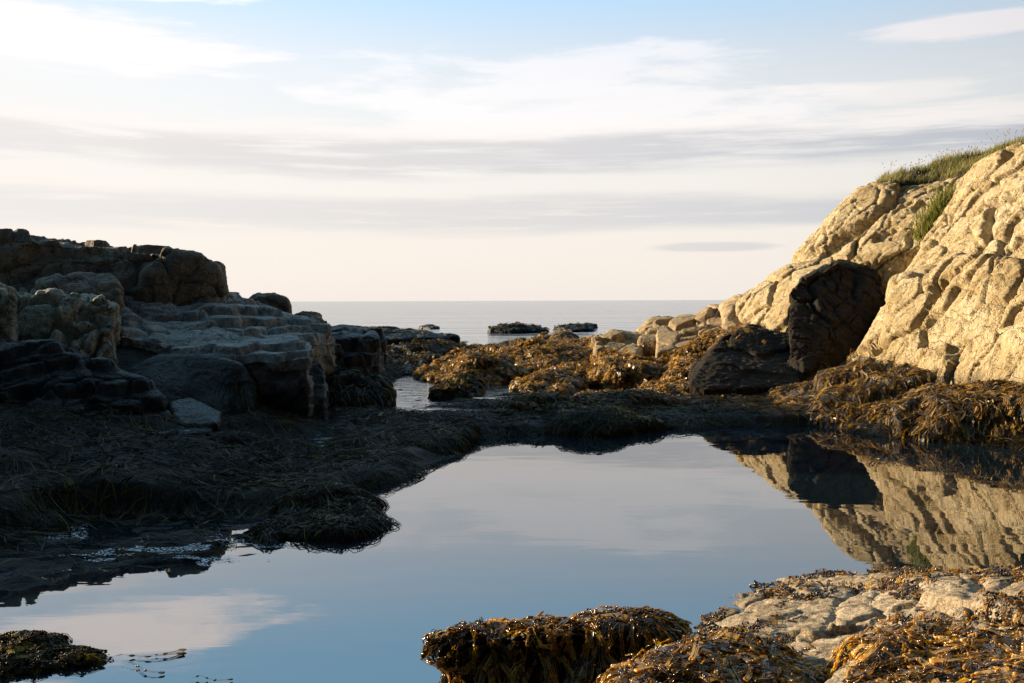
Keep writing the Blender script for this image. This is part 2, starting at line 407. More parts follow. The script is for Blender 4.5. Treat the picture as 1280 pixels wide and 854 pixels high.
# left outcrop
make_rock('L1', 'rock_outcrop', [
    solid([(-260, 292, 12.6), (-60, 302, 12.7), (30, 299, 12.9), (120, 306, 13.1), (200, 314, 13.3), (248, 322, 13.4), (272, 340, 13.5), (280, 362, 13.5), (150, 366, 12.9), (0, 366, 12.5), (-260, 366, 12.2)], 3.2, base=.6, shrink=.1)],
    .032, M['outcrop'], smooth=2, big=.08, fine=.02, finescale=7., seed=1, **LB, cut=.3,
    label='brown ridge of bedded rock crowning the dark outcrop by the sea', cat='rock outcrop')
make_rock('L1b', 'rock_slab', [solid([(48, 352, 12.1), (100, 341, 12.3), (138, 346, 12.3), (150, 364, 12.0), (48, 366, 11.9)], 1.0, base=1.3)],
    .025, M['outcrop'], smooth=4, big=.05, fine=.02, seed=2, blocks=((.5, .06, .05, .03),), aniso=(1, 1, 2.2),
    label='low rounded slab lying against the foot of the brown ridge', cat='rock')
make_rock('L1c', 'small_rock', [solid([(10, 304, 12.9), (20, 296, 13), (36, 296, 13), (44, 304, 12.9), (30, 312, 12.8)], .7)], .02, M['outcrop'], smooth=4, big=.03, fine=.02, seed=3, blocks=((.4, .05, .04, .02),),
    label='small knob of rock on the highest point of the brown ridge', cat='rock')
make_rock('L2', 'barnacled_block', [solid([(20, 368, 11), (70, 364, 11.2), (128, 366, 11.3), (150, 382, 11.2), (146, 408, 11), (122, 442, 10.8), (30, 440, 10.6), (18, 400, 10.8)], 1.9, base=.5, shrink=-.05)],
    .022, M['barnacle'], smooth=4, big=.08, fine=.03, seed=4, blocks=((.5, .09, .18, .03), (.22, .03, .05, .015)), aniso=(1.6, 1, .5), rot=-.25, warp=.16, sharp=.5,
    label='pale barnacled block split by upright cracks below the brown ridge', cat='rock')
make_rock('L2b', 'barnacled_block', [solid([(-160, 356, 10.2), (0, 359, 10.4), (20, 370, 10.5), (18, 428, 10.3), (-160, 440, 10.0)], 2.2, base=.5)],
    .025, M['barnacle'], smooth=4, big=.08, fine=.03, seed=5, blocks=((.6, .09, .15, .03), (.22, .03, .05, .015)), aniso=(1.5, 1, .55), warp=.16, sharp=.5,
    label='pale speckled rock face cut off by the picture edge beside the cracked block', cat='rock')
make_rock('L3', 'rock_terrace', [
    solid([(130, 370, 12.9), (220, 366, 13.6), (285, 368, 14.1), (322, 380, 14.0), (350, 392, 13.8), (410, 406, 13.3), (418, 430, 12.8), (385, 428, 12.1), (230, 436, 11.6), (150, 420, 11.7)], .8, base=.3),
    solid([(255, 366, 14.3), (290, 366, 14.5), (330, 384, 14.6), (345, 394, 14.0), (250, 394, 14)], .8, base=.4)],
    .024, M['terrace'], smooth=2, big=.07, fine=.014, finescale=7., seed=6, blocks=((.9, .10, .12, .03), (.35, .03, .06, .018)), aniso=(.8, .8, 2.4), rot=.15, tilt=.25, warp=.16, sharp=.5, bed=.03, bedp=.15, terr=.65,
    label='sloping grey terrace of cracked slabs stepping down from the brown ridge', cat='rock terrace')
make_rock('L4', 'round_boulder', [solid([(314, 376, 15), (325, 369, 15), (345, 369, 15), (358, 373, 15), (362, 384, 15), (360, 396, 14.9), (320, 394, 14.9)], .6, base=1.0)],
    .02, M['outcrop'], smooth=5, big=.05, fine=.02, seed=7, blocks=((.5, .04, .05, .03),),
    label='small round brown boulder standing against the sea horizon', cat='boulder')
make_rock('L4b', 'boulder', [solid([(352, 404, 15.2), (375, 392, 15.4), (398, 394, 15.3), (410, 404, 15), (400, 412, 14.8), (352, 412, 14.8)], .8, base=.6)],
    .022, M['outcrop'], smooth=4, big=.06, fine=.025, seed=8, blocks=((.35, .06, .05, .03),),
    label='low lumpy brown rock just seaward of the round boulder', cat='boulder')
make_rock('L5', 'dark_slab', [solid([(222, 424, 12.2), (300, 416, 12.3), (370, 424, 12.1), (392, 436, 11.7), (386, 450, 11.3), (240, 452, 11.2), (215, 440, 11.5)], .8, base=.2)],
    .022, M['terrace'], smooth=3, big=.05, fine=.014, terr=.8, bedp=.12, seed=9, blocks=((.8, .08, .06, .03), (.3, .03, .03, .02)), aniso=(.8, .8, 2.6), rot=.15, tilt=.15,
    label='blue-grey tilted slab under the lower lip of the terrace', cat='rock')
make_rock('L5b', 'dark_boulder', [solid([(158, 462, 11), (195, 446, 11.1), (255, 444, 11.1), (300, 456, 11), (320, 484, 10.9), (318, 514, 10.6), (255, 524, 10.4), (165, 508, 10.4)], 1.0, base=0.1)],
    .02, M['dark'], smooth=14, big=.06, fine=.012, seed=10, blocks=((1.2, .05, .03, .03),),
    label='big smooth black boulder under the blue-grey tilted slab', cat='boulder')
make_rock('L6', 'dark_block', [solid([(322, 452, 11.8), (378, 436, 12.2), (402, 446, 12.2), (410, 470, 12), (408, 500, 11.8), (330, 512, 11.4)], 1.0, base=0.)],
    .022, M['dark'], smooth=8, big=.06, fine=.02, seed=11, blocks=((.8, .08, .06, .03),),
    label='dark square block between the smooth black boulder and the weedy ledge block', cat='rock')
make_rock('L7', 'dark_block', [solid([(392, 424, 13.4), (425, 410, 13.9), (468, 418, 14), (476, 424, 14), (474, 444, 13.9), (462, 466, 13.6), (395, 474, 13.0)], 1.4, base=0.),
                               solid([(300, 412, 13.3), (400, 404, 13.8), (420, 414, 13.7), (416, 440, 13), (330, 440, 12.6)], 1., base=.2)],
    .024, M['dark'], smooth=5, big=.08, fine=.025, seed=12, blocks=((.7, .1, .08, .04), (.3, .03, .03, .02)), aniso=(1, 1, 1.6), warp=.16, sharp=.5, terr=.7, bedp=.2,
    label='dark undercut block ending the outcrop beside the open water', cat='rock')
make_rock('L8', 'weedy_block', [solid([(380, 474, 12.6), (432, 467, 13), (478, 469, 13.2), (489, 488, 13), (488, 510, 12.7), (384, 514, 12.2)], 1.2, base=-.1)],
    .024, M['dark'], smooth=5, big=.08, fine=.025, seed=13, blocks=((.6, .06, .05, .03),),
    label='low squared block hung with dark seaweed beside the bright stream', cat='rock')
make_rock('L9', 'dark_ledge', [solid([(-200, 432, 9.3), (60, 432, 9.8), (104, 450, 9.8), (112, 500, 9.4), (98, 556, 8.9), (-200, 580, 8.4)], 1.6, base=0.),
                              solid([(60, 470, 9.6), (125, 456, 9.9), (190, 486, 9.8), (216, 520, 9.6), (190, 548, 9.3), (80, 556, 9.0)], 1.2, base=0.)],
    .024, M['dark'], smooth=3, big=.10, fine=.018, finescale=6., seed=14, blocks=((.9, .10, .10, .03), (.35, .03, .05, .016)), aniso=(.9, .9, 1.8), rot=.3, warp=.16, sharp=.5, terr=.45, bedp=.2,
    label='broad black ledge sloping down below the pale barnacled blocks', cat='rock')
make_rock('L9c', 'pale_topped_slab', [solid([(213, 505, 9.9), (238, 499, 10.1), (276, 516, 9.9), (273, 530, 9.6), (220, 534, 9.5)], .5, base=.1)],
    .016, M['dark'], smooth=6, big=.03, fine=.012, seed=15, blocks=((.5, .03, .03, .02),),
    label='small tilted slab with a shiny top at the foot of the smooth black boulder', cat='rock')
make_rock('L11', 'dark_ledge', [np.array([(x_, y_, z_) for x_, y_, h_ in ((-5.3, 8.6, 1.25), (-5.6, 10.4, 1.4), (-9.5, 9.4, 1.4), (-10., 12., 1.4), (-7., 12., 1.4), (-5.9, 6.7, .85), (-8., 6.2, .95)) for z_ in (0., h_)] + [(-6.8, 9.8, 1.55), (-8.5, 10.6, 1.6)])], .05, M['dark'], smooth=6, big=.15, fine=.03, seed=16, blocks=((.9, .12, .08, .05),), **{},  # unseen rock added outside the view to cast shade on the bank
    label='black shoulder of rock continuing the broad ledge along the shore', cat='rock')
# right cliff
CB = dict(blocks=((1.9, .20, .15, .03), (.8, .05, .12, .014), (.3, .016, .04, .010)), aniso=(1.4, 1.2, .7), rot=-.6, tilt=.3, finescale=9., warp=.14, sharp=.45)
make_rock('A', 'cliff', [
    solid([(1001, 324, 19), (1020, 306, 19.1), (1046, 268, 19.2), (1075, 239, 19.4), (1096, 231, 19.4), (1180, 226, 19.4), (1230, 214, 18.5), (1290, 260, 16.8), (1240, 320, 17.2), (1105, 372, 18.0), (1050, 352, 18.4), (1000, 352, 18.3)], 4.0, base=.2),
    solid([(985, 336, 18.6), (1003, 322, 18.8), (1030, 330, 18.2), (1040, 400, 17.4), (985, 400, 17.5)], 2., base=.2)],
    .035, M['tan'], smooth=2, big=.08, fine=.012, seed=21, pits=.10, cut=0., **CB,
    label='sunlit tan cliff shoulder with grass along its brow', cat='cliff')
make_rock('C', 'cliff', [
    solid([(1209, 226, 16.2), (1240, 204, 15.8), (1284, 184, 15.2), (1480, 100, 13.0), (1196, 262, 15.9), (1160, 310, 15.5), (1112, 380, 15.0), (1088, 436, 14.5), (1070, 458, 14.2), (1065, 500, 13.7), (1150, 538, 12), (1280, 556, 10.7), (1450, 590, 9.6), (1620, 650, 8.6), (1700, 120, 11.)], 3.5, base=-.3),
    solid([(1120, 352, 14.6), (1200, 322, 13.7), (1275, 330, 12.6), (1310, 420, 11.2), (1200, 468, 12.1), (1105, 450, 13.6)], 1.5),
    solid([(1150, 440, 12.7), (1290, 400, 11.2), (1400, 420, 10.2), (1400, 560, 9.4), (1280, 520, 10.6), (1160, 500, 12.2)], 1.5)],
    .026, M['tan'], smooth=2, big=.08, fine=.012, seed=22, cut=-.25, pits=.26, **CB,
    label='tall pale sunlit cliff rising straight from the pool, pitted and cracked', cat='cliff')
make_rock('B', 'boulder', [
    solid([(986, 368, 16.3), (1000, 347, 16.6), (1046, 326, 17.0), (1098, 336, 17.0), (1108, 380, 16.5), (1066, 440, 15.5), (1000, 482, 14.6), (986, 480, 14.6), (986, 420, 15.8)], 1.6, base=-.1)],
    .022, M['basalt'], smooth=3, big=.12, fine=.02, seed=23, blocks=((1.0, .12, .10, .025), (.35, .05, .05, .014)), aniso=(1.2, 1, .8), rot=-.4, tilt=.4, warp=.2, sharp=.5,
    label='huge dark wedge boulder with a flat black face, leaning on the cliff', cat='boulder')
make_rock('B1', 'boulder', [solid([(990, 370, 16.7), (1000, 347, 17.1), (1040, 327, 17.6), (1040, 322, 18.3), (986, 333, 18.6), (948, 360, 18.8), (926, 380, 18.4), (924, 425, 17.3), (944, 436, 16.6), (980, 440, 15.9), (984, 410, 16.2)], .3, base=-.1)],
    .022, M['tan'], smooth=2, big=.05, fine=.010, finescale=8., seed=27, blocks=((.9, .12, .14, .025), (.35, .02, .04, .012)), aniso=(1.3, 1, .7), rot=-.3, tilt=.35, warp=.15, sharp=.45,
    label='cracked tan boulder facing the sun, joined to the dark wedge boulder', cat='boulder')
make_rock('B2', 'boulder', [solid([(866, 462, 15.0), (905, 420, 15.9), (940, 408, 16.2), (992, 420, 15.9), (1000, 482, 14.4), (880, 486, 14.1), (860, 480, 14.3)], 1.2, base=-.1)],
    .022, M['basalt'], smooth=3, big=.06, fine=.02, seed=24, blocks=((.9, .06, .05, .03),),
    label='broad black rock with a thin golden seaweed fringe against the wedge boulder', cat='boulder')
# headland spine behind the wedge boulder
make_rock('H1', 'boulder', [solid([(905, 384, 20), (940, 366, 20), (985, 334, 19.8), (995, 345, 19.4), (960, 400, 18.8), (910, 404, 19)], 1.5, base=0.)],
    .028, M['pale'], smooth=2, big=.08, fine=.012, finescale=8., seed=25, blocks=((.8, .14, .16, .03),), warp=.15, sharp=.5, tilt=.4, aniso=(1.3, 1, .7), rot=-.4,
    label='broken rock on the skyline dropping from the cliff to the sea', cat='boulder')
sp = [('H2', [(870, 398, 20.5), (885, 387, 20.6), (905, 386, 20.6), (918, 402, 20), (905, 424, 19), (870, 430, 18.8)], 'rounded tan boulder half in shadow below the skyline rocks'),
      ('H3', [(820, 404, 20.8), (850, 401, 20.9), (872, 396, 20.8), (880, 412, 19.8), (858, 436, 18.8), (822, 442, 18.6)], 'pale split slab facing the sun left of the rounded tan boulder'),
      ('H4', [(798, 414, 21.3), (812, 402, 21.6), (838, 397, 21.6), (848, 404, 21), (820, 426, 19.8), (800, 424, 20)], 'leaning tan rock with a dark side near the water edge'),
      ('H5', [(742, 424, 20.5), (766, 414, 20.9), (798, 416, 20.7), (806, 428, 20), (790, 452, 18.4), (748, 448, 18.6)], 'pale layered rock rising from golden seaweed'),
      ('H6', [(893, 424, 17.8), (912, 408, 18.2), (926, 410, 18), (920, 430, 17), (900, 440, 16.8), (890, 436, 17)], 'square sunlit block tucked under the rounded tan boulder'),
      ('H7', [(906, 428, 17.0), (924, 412, 17.2), (938, 414, 17), (930, 440, 16.4), (908, 440, 16.6)], 'narrow sunlit block wedged beside the square block')]
for i, (k, pts, lab) in enumerate(sp):
    make_rock(k, 'boulder', [solid(pts, 1.0, base=-.05)], .022, M['pale'], smooth=2, big=.06, fine=.010, finescale=8., seed=30 + i, blocks=((.75, .12, .16, .03),), aniso=(1.4, 1.2, .6), rot=-.4, tilt=.45, warp=.12, sharp=.45, label=lab, cat='boulder')
# golden weedy ridges of the middle ground
md = [('M1', [(470, 446, 21.5), (500, 434, 23), (560, 431, 24), (605, 436, 23.5), (590, 456, 21), (540, 467, 20), (478, 467, 20)], 1., 'low dark ledge across the channel mouth', 'shade'),
      ('M2', [(524, 467, 18.6), (560, 448, 19.6), (606, 430, 21), (640, 428, 21.4), (660, 445, 20), (655, 474, 18), (590, 477, 17.8)], 1., 'long golden weedy ridge sloping down to the bright channel', 'shade'),
      ('M3', [(640, 470, 18.3), (650, 436, 20.6), (690, 424, 21.6), (720, 430, 21), (735, 452, 19.2), (730, 470, 18.2)], 1., 'golden weedy hump with a dark face in the middle ridge', 'shade'),
      ('M4', [(672, 428, 23), (700, 414, 23.4), (740, 412, 23.4), (760, 424, 22.5), (740, 440, 21), (680, 440, 21.5)], 1., 'rounded weedy hump on the far side of the middle ridge', 'shade'),
      ('M5', [(730, 462, 17.9), (745, 446, 18.4), (790, 440, 18.4), (822, 444, 17.8), (822, 462, 17.), (760, 472, 16.9)], .9, 'dark weedy hump below the pale layered rock', 'shade'),
      ('M6', [(790, 470, 16.6), (830, 452, 17.4), (880, 430, 17.8), (915, 420, 17.6), (900, 450, 16.2), (862, 482, 15.2), (800, 480, 16)], .8, 'weedy ramp running up towards the wedge boulder', 'shade'),
      ('M7', [(652, 486, 16.6), (676, 477, 17), (705, 477, 17), (725, 484, 16.6), (715, 494, 15.8), (660, 496, 15.6)], .6, 'small golden weedy hummock alone on the wet flat', 'shade'),
      ('M8', [(544, 484, 16.2), (560, 477, 16.5), (585, 477, 16.5), (602, 486, 16), (590, 498, 15.2), (548, 498, 15.2)], .6, 'small dark weedy hummock at the stream bend', 'shade'),
      ('M10', [(655, 446, 19.8), (672, 427, 20.4), (700, 422, 20.6), (728, 428, 20.4), (740, 452, 19.4), (700, 456, 19.0), (658, 454, 19.2)], .6, 'weedy hump whose big dark face looks over the pool', 'shade'),
      ('M11', [(574, 468, 18.0), (590, 450, 18.7), (612, 447, 18.9), (632, 462, 18.3), (626, 480, 17.5), (578, 480, 17.5)], .6, 'weedy hump on the channel side of the long golden ridge', 'shade'),
      ('M12', [(690, 474, 17.9), (704, 458, 18.3), (726, 454, 18.4), (742, 466, 18.0), (736, 480, 17.4), (694, 480, 17.4)], .5, 'small weedy hump in front of the big dark-faced one', 'shade'),
      ('M13', [(610, 446, 20.5), (625, 430, 21), (645, 428, 21.), (662, 440, 20.6), (650, 452, 19.8), (612, 452, 20)], .5, 'weedy hump on the crest of the long golden ridge', 'shade'),
      ('M14', [(740, 430, 20.6), (752, 416, 21.), (775, 412, 21.2), (795, 420, 21), (790, 440, 20), (745, 442, 20)], .5, 'weedy hump just behind the pale layered rock', 'shade'),
      ('M9', [(590, 435, 26), (640, 429, 27), (690, 422, 28), (720, 424, 27), (690, 436, 24), (600, 440, 24)], 1.2, 'farther low weedy ledge along the open sea', 'shade')]
for i, (k, pts, bk, lab, mt) in enumerate(md):
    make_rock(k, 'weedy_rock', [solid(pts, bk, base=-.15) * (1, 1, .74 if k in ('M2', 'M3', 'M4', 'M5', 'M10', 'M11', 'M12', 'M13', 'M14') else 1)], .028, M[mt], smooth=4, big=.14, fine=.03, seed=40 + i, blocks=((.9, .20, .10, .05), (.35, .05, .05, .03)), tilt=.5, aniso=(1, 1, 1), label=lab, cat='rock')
# right seaweed bank under the cliff
make_rock('R', 'weedy_bank', [
    solid([(930, 512, 13.6), (960, 491, 14.1), (1000, 478, 14.4), (1060, 448, 14.3), (1100, 452, 13.7), (1200, 470, 12.1), (1280, 486, 10.9), (1450, 500, 9.6), (945, 528, 12.5), (1060, 541, 11.3), (1150, 550, 10.8), (1280, 560, 10.1), (1450, 610, 8.9)], 1.2, base=-.3),
    solid([(1090, 470, 12.8), (1180, 478, 11.7), (1210, 540, 10.9), (1110, 546, 11.3)], .8, base=-.3)],
    .028, M['tan'], smooth=5, big=.25, fine=.04, seed=60, blocks=((.7, .18, .10, .06),), aniso=(1, 1, 1), cut=-.3,
    label='sloping bank of rockweed at the foot of the pale cliff', cat='rock')
# rim ledges and banks round the far side of the pool
def gsolid(pts, z, top, base):
    a = []
    for (px, py), zz in zip(pts, z if hasattr(z, '__len__') else [z] * len(pts)):
        q = G(px, py, 0.0); a += [(q[0], q[1], base), (q[0], q[1], zz)]
    return np.array(a)
bk = [('K1', 'weedy_bank', [solid([(150, 600, 8.2), (200, 566, 8.7), (300, 548, 9.1), (380, 556, 9.2), (420, 590, 8.6), (430, 628, 8.), (330, 640, 7.6), (170, 646, 7.4)], .5, base=-.3)], 'big rounded bank of dark hanging seaweed on the shaded side of the pool'),
      ('K2', 'weedy_bank', [solid([(-160, 590, 7.2), (-20, 572, 7.5), (40, 585, 7.4), (84, 640, 6.9), (70, 676, 6.4), (-160, 700, 6.2)], 1.4, base=-.3)], 'dark seaweed mound at the shore end, below the broad black ledge'),
      ('K3', 'weedy_islet', [solid([(336, 664, 6.6), (365, 640, 6.9), (410, 628, 7.1), (450, 632, 7.0), (480, 648, 6.8), (496, 662, 6.55), (430, 674, 6.2), (345, 676, 6.2)], .6, base=-.3)], 'small domed islet of dark seaweed in the pool'),
      ('K8', 'weedy_flat', [solid([(262, 672, 6.2), (290, 664, 6.3), (340, 660, 6.4), (350, 674, 6.2), (336, 688, 5.9), (290, 690, 5.86), (264, 684, 6.0)], .3, base=-.3)], 'nearly awash weed flat beside the domed islet'),
      ('K4', 'weedy_bank', [solid([(400, 560, 9.6), (470, 534, 10.6), (545, 522, 11.3), (600, 530, 11), (580, 560, 10.1), (510, 600, 8.9), (430, 630, 8.)], .3, base=-.3)], 'dark seaweed bank curving out towards the far rim of the pool'),
      ('K5', 'weedy_ledge', [solid([(580, 530, 11.6), (640, 510, 12.4), (760, 504, 12.9), (900, 502, 13.2), (1000, 512, 13.1), (1030, 526, 12.4), (940, 534, 11.8), (770, 541, 11.3), (640, 548, 11.1)], 1.4, base=-.3)], 'long low rim of dark seaweed closing the far end of the pool'),
      ('K6', 'weedy_hummock', [solid([(690, 548, 11.1), (715, 527, 11.4), (745, 522, 11.5), (770, 532, 11.3), (785, 546, 11.0), (735, 552, 10.85)], .5, base=-.3)], 'dark seaweed hummock bulging from the middle of the far rim'),
      ('K7', 'weedy_ledge', [solid([(720, 492, 14.9), (800, 486, 15.2), (940, 484, 15.2), (960, 490, 14.8), (930, 502, 13.9), (760, 504, 13.9)], .8, base=-.2)], 'flat ledge with a golden weedy lip between far rim and wedge boulder')]
for i, (k, nm, gr, lab) in enumerate(bk):
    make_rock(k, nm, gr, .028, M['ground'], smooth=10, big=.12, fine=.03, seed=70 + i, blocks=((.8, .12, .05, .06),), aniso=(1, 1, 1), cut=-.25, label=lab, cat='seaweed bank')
# sea rocks
se = [('S0', [(400, 414, 37), (440, 409, 37.5), (490, 409.5, 37.5), (530, 414.5, 37.5), (572, 421.5, 37), (500, 424, 36), (400, 425, 36)], 1.5, 'low black reef running out beyond the outcrop'),
      ('S1', [(612, 412, 48), (632, 406, 48.5), (645, 405.5, 48.5), (662, 410, 48.5), (686, 413, 48.5), (640, 414.5, 47.5)], 1.5, 'peaked dark islet alone in the open sea'),
      ('S2', [(694, 410, 50), (712, 406, 50.5), (732, 407, 50.5), (742, 411, 50), (716, 413, 49)], 1.5, 'flat dark islet off the end of the golden ridge'),
      ('S3', [(724, 406, 56), (733, 403.5, 56.3), (746, 406, 56), (738, 408, 55.5)], 1., 'tiny dark rock just beyond the flat islet'),
      ('S4', [(524, 408, 56), (538, 405.5, 56.5), (550, 408, 56), (538, 410, 55)], 1., 'tiny awash rock beyond the low black reef')]
for i, (k, pts, bkk, lab) in enumerate(se):
    make_rock(k, 'sea_rock', [solid(pts, bkk, base=-.4)], .045, M['shade'], smooth=3, big=.06, fine=.03, seed=80 + i, blocks=((.9, .10, .06, .06),), cut=-.3, label=lab, cat='islet')

# foreground shelf
def pt(px, py, z): return G(px, py, z)
SH = [pt(770, 792, -.02), pt(815, 775, -.01), pt(860, 760, .0), pt(905, 738, -.02), pt(1000, 724, -.02), pt(1100, 719, -.02), pt(1290, 711, -.02), pt(1600, 690, -.02)]
SH2 = [pt(960, 745, .03), pt(1060, 735, .08), pt(1170, 735, .16), pt(1290, 727, .25), pt(1600, 700, .45), pt(900, 785, .04), pt(840, 800, .01), pt(780, 860, -.06), pt(900, 870, .05), pt(1100, 870, .12), pt(1290, 860, .27), pt(1600, 900, .45), pt(1500, 1100, .42), pt(800, 1100, -.03)]
hp = np.array(SH + SH2); lowr = hp.copy(); lowr[:, 2] = -.4
lump = lambda pts, back, base=-.1: solid(pts, back, base=base)
make_rock('F', 'rock_shelf', [np.vstack([hp, lowr])], .013, M['shelf'], smooth=5, big=.04, fine=.007, seed=90, finescale=11., cut=-.15,
    blocks=((.75, .06, .06, .018), (.28, .012, .03, .009), (.08, .004, .008, .006)), aniso=(.75, 1., 1.6), rot=.2, tilt=.22, warp=.22, sharp=.6, terr=.25, bedp=.035,
    label='pale sunlit rock shelf sloping into the near side of the pool', cat='rock shelf')
fl = [('F1', [(1066, 752, 4.5), (1085, 737, 4.58), (1115, 737, 4.6), (1142, 744, 4.58), (1150, 764, 4.42), (1120, 775, 4.36), (1085, 770, 4.38), (1068, 760, 4.45)], 'rounded rock with a black shaded side on top of the pale shelf'),
      ('F2', [(992, 800, 4.05), (1018, 783, 4.06), (1075, 779, 4.1), (1102, 787, 4.05), (1098, 808, 4.0), (1040, 818, 3.98), (1000, 813, 4.0)], 'long low rock in front of the rounded shelf rock'),
      ('F3', [(955, 818, 3.92), (985, 807, 3.98), (1016, 812, 3.94), (1022, 836, 3.8), (985, 842, 3.78), (960, 832, 3.83)], 'small pale rock split by a dark hollow amid the seaweed'),
      ('F4', [(980, 735, 4.85), (1010, 727, 4.93), (1050, 728, 4.95), (1062, 745, 4.75), (1040, 766, 4.55), (995, 763, 4.58)], 'knobbly pale rock at the water end of the shelf'),
      ('F5', [(1180, 766, 4.02), (1220, 753, 4.1), (1310, 745, 4.08), (1320, 785, 3.7), (1230, 788, 3.78), (1180, 778, 3.92)], 'flat pale rock above the thick golden seaweed'),
      ('F6', [(1035, 852, 3.58), (1070, 843, 3.62), (1105, 849, 3.58), (1110, 872, 3.48), (1040, 874, 3.46)], 'small tan stone poking out of the golden seaweed'),
      ('F7', [(1050, 823, 3.82), (1075, 814, 3.86), (1098, 819, 3.83), (1092, 836, 3.75), (1056, 838, 3.74)], 'knuckle-shaped tan stone below the long low rock')]
for i, (k, pts, lab) in enumerate(fl):
    make_rock(k, 'shelf_rock', [solid(pts, .18, base=-.05)], .011, M['shelf'], smooth=6, big=.03, fine=.012, seed=91 + i, finescale=9., blocks=((.2, .03, .04, .014), (.08, .008, .01, .006)), aniso=(.9, .9, 1.3), tilt=.4, warp=.2, sharp=.5, terr=.5, bedp=.05, label=lab, cat='rock')
# weed-covered rocks at the feet of the viewer
wd = [('Q1', 'seaweed_clump', [np.array([W(*p) for p in [(522, 796, 3.95), (560, 792, 4.0), (640, 788, 4.03), (740, 790, 4.02), (850, 782, 4.1), (560, 802, 3.84), (640, 796, 3.82), (720, 793, 3.84), (850, 797, 3.86), (541, 814, 3.86), (552, 826, 3.9), (850, 800, 4.2)]]),
        np.array([W(*p) for p in [(550, 808, 3.9), (850, 795, 3.88), (850, 800, 4.3), (590, 790, 4.2), (552, 836, 3.9), (578, 890, 3.8), (850, 890, 3.75), (850, 860, 4.3), (620, 860, 4.2)]])], 'golden seaweed clump overhanging the near pool edge'),
      ('Q2', 'seaweed_clump', [solid([(770, 868, 3.42), (820, 842, 3.55), (880, 822, 3.64), (940, 818, 3.68), (1000, 836, 3.6), (1030, 858, 3.5), (1000, 900, 3.25), (800, 910, 3.2)], .2, base=-.2)], 'amber seaweed clump in front of the small split rock'),
      ('Q3', 'seaweed_clump', [solid([(1070, 830, 3.55), (1120, 808, 3.62), (1180, 798, 3.58), (1290, 802, 3.36), (1450, 820, 3.05), (1450, 940, 2.5), (1090, 920, 2.9), (1055, 872, 3.3)], .25, base=-.1)], 'wide glittering bed of golden seaweed covering the shelf corner'),
      ('Q4', 'seaweed_clump', [solid([(-120, 818, 4.22), (0, 811, 4.26), (60, 814, 4.24), (110, 824, 4.15), (138, 830, 4.1), (60, 846, 3.99), (-120, 862, 3.86)], .15, base=-.2)], 'dark floating seaweed patch with loose trailing fronds')]
for i, (k, nm, gr, lab) in enumerate(wd):
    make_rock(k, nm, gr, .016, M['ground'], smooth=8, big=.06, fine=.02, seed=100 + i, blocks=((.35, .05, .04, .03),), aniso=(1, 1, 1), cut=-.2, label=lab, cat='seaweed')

# ------------------------------------------------------------------ seaweed
def simple_template(nseg=4, taper=True):
    u = np.linspace(0, 1, nseg + 1); v = []
    for t in u:
        w = (.6 + .6 * t) if t < .75 else 1.05 * (1 - (t - .75) / .25 * .7)
        v += [(t, -w, 0), (t, w, .0)]
    q = [(2 * i, 2 * i + 1, 2 * i + 3, 2 * i + 2) for i in range(nseg)]
    return np.array(v), np.array(q)
def forked_template(r, depth=3, bladders=True, sw=1., spr=2.6):
    V = []; Q = []
    def strip(u0, v0, u1, v1, w0, w1, seg=2, z=0.):
        du, dv = u1 - u0, (v1 - v0) * .12; l = math.hypot(du, dv) + 1e-6
        nx, ny = -dv / l, du / l
        i0 = len(V)
        for k in range(seg + 1):
            t = k / seg; w = w0 + (w1 - w0) * t
            V.append((u0 + du * t + nx * w * .10, v0 + (v1 - v0) * t - w * .9 * sw, z)); V.append((u0 + du * t - nx * w * .10, v0 + (v1 - v0) * t + w * .9 * sw, z))
        for k in range(seg): Q.append((i0 + 2 * k, i0 + 2 * k + 1, i0 + 2 * k + 3, i0 + 2 * k + 2))
    def bulb(u, v, ru, rv):
        i0 = len(V); n = 5
        for a, (s, c) in enumerate(((-1, .35), (-.45, .9), (.45, .9), (1, .35))):
            for j in range(n):
                th = 2 * math.pi * j / n; V.append((u + ru * s, v + rv * c * math.cos(th), rv * c * math.sin(th)))
        for a in range(3):
            for j in range(n): Q.append((i0 + a * n + j, i0 + a * n + (j + 1) % n, i0 + a * n + n + (j + 1) % n, i0 + a * n + n + j))
        Q.append((i0, i0 + 1, i0 + 2, i0 + 3)); Q.append((i0 + 15, i0 + 16, i0 + 17, i0 + 18))
    def grow(u, v, d, spread):
        L = (1.0 - u) / (d + 1) * r.uniform(.8, 1.1) if d else (1 - u) * r.uniform(.8, 1.)
        u1 = u + L; v1 = v + r.uniform(-.5, .5) * spread
        strip(u, v, u1, v1, .8, .75 if d else .9)
        if bladders and d and r.random() < .8: bulb(u + L * .6, v + (v1 - v) * .6, .035, 1.1)
        if d:
            s = spread * .75
            grow(u1, v1, d - 1, s) if r.random() < .15 else [grow(u1, v1 + k * s * r.uniform(.6, 1.2), d - 1, s) for k in (-1, 1)]
        else: bulb(u1, v1, .055, .95)
    grow(0, 0, depth, spr)
    V = np.array(V); V[:, 0] = np.clip(V[:, 0], 0, 1); return V, np.array(Q)

